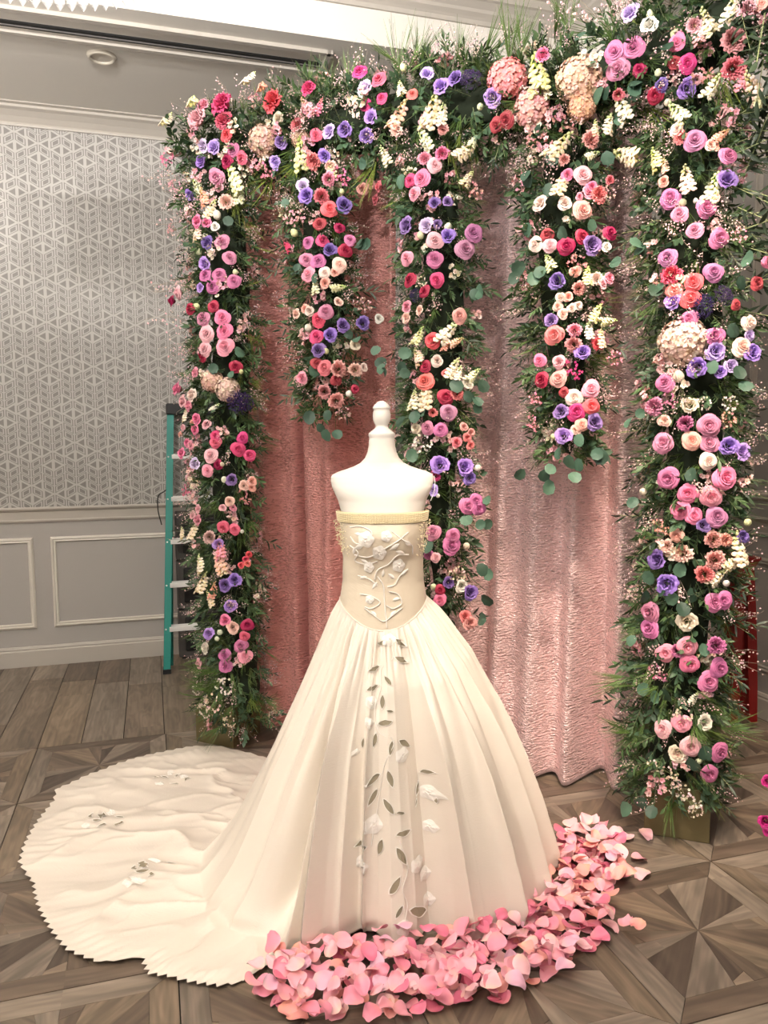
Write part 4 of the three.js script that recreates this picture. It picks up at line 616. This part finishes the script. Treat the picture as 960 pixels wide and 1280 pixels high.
const bud = () => merge([tint(new THREE.LatheGeometry([[0, -0.45], [0.2, -0.38], [0.36, -0.15], [0.38, 0.08], [0.26, 0.34], [0.06, 0.52], [0, 0.54]].map(([a, b]) => new THREE.Vector2(a, b)), 9).rotateX(Math.PI / 2 - 0.5), 1, 1, 1), tint(new THREE.ConeGeometry(0.24, 0.3, 7).rotateX(-Math.PI / 2 - 0.5).translate(0, -0.24, -0.3), 0.3, 0.45, 0.15)]);
const GEO = {
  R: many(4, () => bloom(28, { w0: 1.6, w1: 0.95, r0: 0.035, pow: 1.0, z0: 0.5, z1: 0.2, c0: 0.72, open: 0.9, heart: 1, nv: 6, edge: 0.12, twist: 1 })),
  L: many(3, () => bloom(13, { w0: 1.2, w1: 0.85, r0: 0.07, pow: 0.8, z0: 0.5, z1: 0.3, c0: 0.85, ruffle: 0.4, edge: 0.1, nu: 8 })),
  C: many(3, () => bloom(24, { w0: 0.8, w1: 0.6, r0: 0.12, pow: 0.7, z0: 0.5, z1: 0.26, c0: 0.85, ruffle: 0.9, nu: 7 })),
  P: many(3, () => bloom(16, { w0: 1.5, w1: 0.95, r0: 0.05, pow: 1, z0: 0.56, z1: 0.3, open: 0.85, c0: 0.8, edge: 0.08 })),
  H: many(2, hydrangea), S: many(3, snapdragon), B: [bud()], W: many(2, () => cluster(26, 0.055, 0.5, true)), T: many(2, () => cluster(420, 0.026, 0.7, false)),
};
const KIND = { R: 'rose', L: 'lisianthus', C: 'carnation', P: 'spray_rose', H: 'hydrangea', S: 'snapdragon', B: 'flower_bud', W: 'waxflower', T: 'purple_flowerhead' };
const COLOR = { p: 0xf0a0b4, w: 0xefe8d8, b: 0xf6cdbf, m: 0xc9759f, g: 0xe8edc4, c: 0xe58585, d: 0x8265ab, r: 0xa82446, l: 0xa984d6, h: 0xd94a7c, lp: 0xcbb4e6, du: 0xd8a09c, k: 0xe25862, mv: 0xb8779e, cp: 0xf2938d, cream: 0xe6cfc0, tan: 0xeccbb2, pink: 0xf0b8b4 };
const flowerMats = {}, jitter = new THREE.Color(), hsl = {};
const flowerMat = (c, type) => {           // three shades of every colour
  const n = Math.floor(rnd() * 3), k = c + (type === 'T' ? 'T' : '') + n;
  if (!flowerMats[k]) { jitter.set(c === 'd' && type === 'T' ? 0x3c2a63 : COLOR[c]).getHSL(hsl); flowerMats[k] = std({ color: new THREE.Color().setHSL(hsl.h + [0, 0.012, -0.012][n], clamp(hsl.s * [1, 0.85, 1.05][n], 0, 1), clamp(hsl.l * [1, 1.09, 0.9][n], 0, 0.96)), vertexColors: true, roughness: 0.56 }); }
  return flowerMats[k];
};
// ---------------------------------------------------------------- greenery
const leafShape = (L, W, bend, n = 3) => grid(2, n, (u, v, p) => { const w = W * Math.sin(Math.PI * (0.08 + 0.87 * v)); p[0] = (u - 0.5) * w; p[1] = v * L; p[2] = -bend * L * v * v + 0.25 * Math.abs(u - 0.5) * w; });
function sprig(n, L, len, wid, spread, hue) {
  const gs = [tint(new THREE.CylinderGeometry(0.0012, 0.0018, L, 3).translate(0, L / 2, 0), 0.3, 0.34, 0.16)];
  for (let i = 0; i < n; i++) { const k = (i + 1) / n, g = leafShape(len * rr(0.75, 1.15), wid * rr(0.8, 1.2), rr(0.0, 0.4)); g.rotateX(rr(-0.35, 0.35)).rotateZ((i === n - 1 ? rr(-0.2, 0.2) : (i % 2 ? 1 : -1) * rr(0.5, 1) * spread)).rotateY(rr(-1.0, 1.0)).translate(0, L * k * 0.97, 0); const s = rr(0.75, 1.15); gs.push(tint(g, hue[0] * s, hue[1] * s, hue[2] * s)); }
  return merge(gs);
}
function wisp(n, L, hue) {                 // feathery fern: thin blades fanning from a stem
  const gs = [];
  for (let i = 0; i < n; i++) { const l = L * rr(0.5, 1.05), a = rr(-0.62, 0.62), w = 0.0016 * rr(0.7, 1.2), b = rr(-0.3, 0.3), y0 = L * 0.35 * rnd(), g = grid(1, 3, (u, v, p) => { p[0] = (u - 0.5) * w * (1.1 - v) * 2 + b * l * v * v * 0.4; p[1] = y0 + v * l; p[2] = (u - 0.5) * 0.001 - 0.25 * l * v * v * b; }).rotateY(rr(-1, 1)).rotateZ(a * (1 - y0 / L)); const s = rr(0.7, 1.2); gs.push(tint(g, hue[0] * s, hue[1] * s, hue[2] * s)); }
  return merge(gs);
}
const tinySprig = () => { const gs = []; for (let i = 0; i < 5; i++) { const a = rr(-0.5, 0.5), L = rr(0.08, 0.2), x = Math.sin(a) * L, y = Math.cos(a) * L, z = rr(-0.04, 0.04); gs.push(tint(tube([[0, 0, 0], [x * 0.4, y * 0.6, z], [x, y, z]], 0.0007, 4, 3), 0.32, 0.26, 0.2)); for (let k = 0; k < 5; k++) { const t = 0.45 + 0.13 * k; gs.push(tint(new THREE.OctahedronGeometry(0.0036 * rr(0.7, 1.3)).translate(x * t + rr(-0.012, 0.012), y * t + rr(-0.01, 0.01), z * t + rr(-0.01, 0.01)), rr(0.75, 0.95), rr(0.5, 0.68), rr(0.52, 0.66))); } } return merge(gs); };
const leafMat = std({ vertexColors: true, color: 0xffffff, roughness: 0.5 });
const G = {
  ruscus: many(4, () => sprig(11, 0.15, 0.055, 0.017, 0.9, [0.062, 0.115, 0.04])),
  dark: many(3, () => sprig(9, 0.17, 0.05, 0.011, 1.0, [0.03, 0.052, 0.026])),
  broad: many(3, () => sprig(7, 0.12, 0.055, 0.03, 0.9, [0.055, 0.11, 0.055])),
  fern: many(3, () => wisp(26, 0.16, [0.10, 0.17, 0.04])),
  lime: many(2, () => wisp(24, 0.17, [0.21, 0.27, 0.05])),
  tiny: many(3, tinySprig),
  puff: many(3, (i) => { const g = cluster(14, 0.12, 0.3, true); const pos = g.attributes.position, c = g.attributes.color; for (let k = 0; k < pos.count; k++) { pos.setXYZ(k, pos.getX(k) * 0.08, pos.getZ(k) * 0.09 + 0.02, pos.getY(k) * 0.08); const w = [[0.9, 0.62, 0.6], [0.95, 0.9, 0.72], [0.85, 0.5, 0.55]][i]; c.setXYZ(k, c.getX(k) * w[0], c.getY(k) * w[1], c.getZ(k) * w[2]); } g.computeVertexNormals(); return g; }),
};
const eucMat = [0x2f4838, 0x3d5a49, 0x4d6c58].map((c) => std({ color: c, roughness: 0.55 }));
const eucGeo = many(3, (i) => grid(8, 5, (u, v, p) => { const a = u * Math.PI * 2, r = v * 0.5 * (1 + 0.04 * Math.sin(a * 3 + i)); p[0] = r * Math.cos(a) * 0.9; p[1] = r * Math.sin(a) + 0.42; p[2] = 0.25 * r * r * Math.cos(2 * a + i) + 0.1 * r * Math.abs(Math.cos(a)); }));
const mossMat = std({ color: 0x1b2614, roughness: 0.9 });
function garland(label, path, len, radius, flowers, leaves, opt = {}) {
  // path(k) -> [s, y] of the core, k = 0..1 from top (or left) to bottom (or right)
  const g = thing('flower_garland', label, 'flower garland', ARCH0, ARCH_YAW, undefined), n = Math.round(len * 14);
  const R0 = radius, tang = (k) => { const a = path(Math.max(0, k - 0.02)), b = path(Math.min(1, k + 0.02)); return V3(b[0] - a[0], b[1] - a[1], 0).normalize(); };
  part('moss_core', grid(18, n * 2, (u, v, p) => {
    const c = path(v), t = tang(v), sx = V3(-t.y, t.x, 0), a = u * Math.PI * 2, end = Math.sqrt(Math.min(1, Math.min(v, 1 - v) * len / R0 + 0.05));
    const r = R0 * 0.66 * end * (opt.taper ? lerp(1, 0.45, smooth(0.55, 1, v)) : 1) * (1 + 0.35 * fbm(Math.cos(a) * 2, v * len * 7, Math.sin(a) * 2, 3));
    p[0] = c[0] + sx.x * r * Math.cos(a); p[1] = c[1] + sx.y * r * Math.cos(a); p[2] = 0.02 + r * 0.85 * Math.sin(a);
  }), mossMat, g);
  const sets = {}; const q = new THREE.Quaternion(), q2 = new THREE.Quaternion(), m = new THREE.Matrix4();
  const place = (kind, k, ang, reach, scale, droop) => {
    const c = path(k), t = tang(k), sx = V3(-t.y, t.x, 0), w = opt.taper ? lerp(1, 0.55, smooth(0.6, 1, k)) : 1, out = V3(sx.x * Math.sin(ang), sx.y * Math.sin(ang), Math.cos(ang));
    const base = V3(c[0], c[1], 0.04).addScaledVector(out, R0 * reach * w), dir = out.clone().multiplyScalar(rr(0.55, 1)).add(V3(rr(-0.45, 0.45), rr(-0.5, 0.4) - droop, rr(-0.3, 0.3))).normalize();
    q.setFromUnitVectors(V3(0, 1, 0), dir); q2.setFromAxisAngle(V3(0, 1, 0), rnd() * 6.283); q.multiply(q2);
    const v = Math.floor(rnd() * G[kind].length); (sets[kind + v] ??= { geo: G[kind][v], list: [] }).list.push(m.compose(base, q, V3(scale, scale, scale)).clone());
  };
  const side = () => (rnd() < 0.5 ? -1 : 1) * rr(0.9, 1.75), all = () => rr(-1.75, 1.75), D = opt.density ?? 1;
  const fill = (kind, perM, ang, reach, sc, droop) => { for (let i = 0; i < perM * len * D; i++) place(kind, rnd(), ang(), rr(...reach), rr(...sc), droop); };
  fill('ruscus', 130, all, [0.5, 0.95], [0.4, 0.7], 0.35); fill('ruscus', 36, side, [0.6, 1.0], [0.45, 0.8], 0.5);
  fill('dark', 36, side, [0.6, 1.0], [0.5, 0.9], 0.4); fill('dark', 70, all, [0.4, 0.9], [0.4, 0.7], 0.1);
  fill('broad', 70, all, [0.45, 0.95], [0.45, 0.75], 0.3);
  fill('fern', 50, all, [0.5, 1.0], [0.4, 0.7], 0.3); fill('fern', 12, side, [0.7, 1.0], [0.5, 0.9], 0.6);
  fill('lime', 5, side, [0.7, 1.0], [0.4, 0.7], 0.4);
  fill('tiny', 40, all, [0.9, 1.2], [0.5, 0.9], 0.1); fill('tiny', 14, side, [0.9, 1.2], [0.6, 1.0], 0);
  fill('puff', 16, all, [0.95, 1.2], [0.7, 1.1], 0);
  for (const [kind, k, ang, reach, sc, dr] of opt.extra ?? []) place(kind, k, ang, reach, sc, dr);
  for (const [name, { geo, list }] of Object.entries(sets)) {
    const im = new THREE.InstancedMesh(geo, leafMat, list.length); list.forEach((x, i) => im.setMatrixAt(i, x));
    im.name = { r: 'ruscus_foliage', d: 'dark_twig_foliage', b: 'broad_leaf_foliage', f: 'fern_foliage', l: 'lime_fern_foliage', t: 'tiny_blossom_sprays', p: 'filler_blossoms' }[name[0]]; im.userData.kind = 'stuff'; shade(im); g.add(im);
  }
  const near = (s, y) => { let b = 0, bd = 9; for (let i = 0; i <= 60; i++) { const c = path(i / 60), d = Math.hypot(c[0] - s, c[1] - y); if (d < bd) { bd = d; b = i / 60; } } const c = path(b); return [s - c[0], y - c[1]]; };
  for (const row of flowers.trim().split(/\s*;\s*/)) {
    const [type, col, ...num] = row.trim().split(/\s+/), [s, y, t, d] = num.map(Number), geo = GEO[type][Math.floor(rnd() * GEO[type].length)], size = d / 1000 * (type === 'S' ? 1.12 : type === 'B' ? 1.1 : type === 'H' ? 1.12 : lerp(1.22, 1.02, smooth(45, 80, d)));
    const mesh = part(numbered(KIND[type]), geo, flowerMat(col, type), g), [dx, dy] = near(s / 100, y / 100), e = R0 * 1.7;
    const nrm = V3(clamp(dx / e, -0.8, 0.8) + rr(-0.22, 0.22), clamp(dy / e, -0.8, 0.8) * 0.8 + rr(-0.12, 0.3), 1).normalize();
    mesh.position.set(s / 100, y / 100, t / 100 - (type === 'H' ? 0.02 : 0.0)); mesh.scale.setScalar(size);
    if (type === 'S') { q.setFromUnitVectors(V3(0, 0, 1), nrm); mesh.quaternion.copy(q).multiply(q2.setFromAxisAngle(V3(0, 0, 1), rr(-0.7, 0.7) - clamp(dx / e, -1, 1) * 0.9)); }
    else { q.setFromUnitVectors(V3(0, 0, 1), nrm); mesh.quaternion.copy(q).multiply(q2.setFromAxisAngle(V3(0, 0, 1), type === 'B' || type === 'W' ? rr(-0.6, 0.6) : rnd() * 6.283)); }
  }
  for (const row of leaves.split(/\s*;\s*/)) {
    if (!row.trim()) continue; const [s, y, t] = row.trim().split(/\s+/).map(Number), [dx] = near(s / 100, y / 100);
    const l = part(numbered('eucalyptus_leaf'), eucGeo[Math.floor(rnd() * 3)], eucMat[Math.floor(rnd() * 3)], g), L = rr(0.042, 0.064);
    l.position.set(s / 100, y / 100 + L * 0.3, t / 100 + 0.015); l.scale.setScalar(L); l.rotation.set(rr(-0.9, 0.5), rr(-0.9, 0.9), Math.PI + clamp(dx * 5, -0.9, 0.9) + rr(-0.5, 0.5));
  }
  return g;
}
const strand = (s0, s1, y0, y1) => (k) => [lerp(s0, s1, k) + 0.02 * Math.sin(k * 7 + s0 * 5), lerp(y0, y1, k)];
const twigs = (n, kind, k0, k1, a0, a1, sc) => many(n, () => [kind, rr(k0, k1), rr(a0, a1), rr(0.9, 1.3), rr(...sc), rr(-0.2, 0.3)]);
garland('flower column down the left post of the arch beside the teal ladder', strand(0.05, 0.08, 2.72, 0.12), 2.6, 0.135, FLOWERS_1, LEAVES_1, { extra: [...twigs(10, 'lime', 0.05, 0.4, 1.0, 1.7, [0.5, 0.9]), ...twigs(30, 'fern', 0.85, 1, -1.6, 1.6, [0.5, 0.95]), ...twigs(18, 'tiny', 0, 0.4, -1.9, -1.2, [1, 1.6])] });
garland('short flower garland hanging between the left post and the middle garland', strand(0.60, 0.60, 2.72, 1.62), 1.1, 0.118, FLOWERS_2, LEAVES_2, { taper: true });
garland('longest hanging flower garland in the middle behind the dress form', strand(1.13, 1.17, 2.72, 0.72), 2.0, 0.122, FLOWERS_3, LEAVES_3, { taper: true });
garland('flower garland hanging in front of the pale curtain with a eucalyptus tail', strand(1.66, 1.67, 2.72, 1.42), 1.3, 0.122, FLOWERS_4, LEAVES_4, { taper: true });
garland('flower column down the right post of the arch standing on a brassy box', strand(2.13, 2.12, 2.72, 0.16), 2.56, 0.14, FLOWERS_5, LEAVES_5, { extra: [...twigs(40, 'dark', 0, 0.32, 1.0, 1.7, [1.0, 1.6]), ...twigs(22, 'fern', 0.8, 1, -1.6, 1.6, [0.5, 0.9])] });
const barY = table([[-0.12, 2.83], [0.5, 2.83], [1.1, 2.82], [1.6, 2.78], [1.95, 2.83], [2.2, 2.89], [2.5, 2.97]]);
garland('flower garland along the top bar of the arch with pale pink hydrangeas', (k) => [lerp(-0.12, 2.5, k), barY(lerp(-0.12, 2.5, k))], 2.62, 0.15, FLOWERS_H, LEAVES_H, { density: 1.15, extra: [...twigs(24, 'fern', 0.05, 0.95, 0.9, 1.6, [0.6, 1.2]), ...twigs(26, 'tiny', 0.75, 0.95, 0.9, 1.7, [1.2, 2]), ...twigs(10, 'lime', 0.1, 0.9, -1.6, -1, [0.9, 1.3]), ...twigs(30, 'dark', 0.9, 1, -1.6, 1.6, [1.1, 1.8])] });
// ---------------------------------------------------------------- orchid spray reaching in at the right edge
{
  const o = thing('orchid_spray', 'fuchsia orchid spray reaching into the picture at the lower right edge', 'flowers', [1.33, 0, -2.3]);
  part('vase', new THREE.LatheGeometry([[0, 0], [0.05, 0], [0.055, 0.02], [0.04, 0.1], [0.03, 0.2], [0.036, 0.24], [0.032, 0.24], [0.026, 0.2], [0.036, 0.1], [0.05, 0.022], [0, 0.01]].map(([a, b]) => new THREE.Vector2(a, b)), 28), std({ color: 0x2a2624, roughness: 0.25 }), o);
  const tip = [[-0.15, 0.30, 0], [-0.145, 0.43, 0]];
  for (const [x, y, z] of tip) part('stem', tube([[0, 0.05, 0], [0.01, 0.24, 0], [x * 0.3, y + 0.02, z * 0.4], [x, y, z]], 0.002, 16, 5), std({ color: 0x55602c }), o);
  const mt = std({ color: 0xc42a80, vertexColors: true, roughness: 0.5 });
  for (const [x, y, z, s] of [[-0.155, 0.305, 0.015, 0.05], [-0.14, 0.275, 0.015, 0.045], [-0.15, 0.43, 0.01, 0.04], [-0.125, 0.41, 0.01, 0.035]]) { const b = part(numbered('blossom'), GEO.L[0], mt, o, [x, y, z], [-0.2, -0.4, rnd() * 6]); b.scale.setScalar(s); }
}
renderer.render(scene, camera);
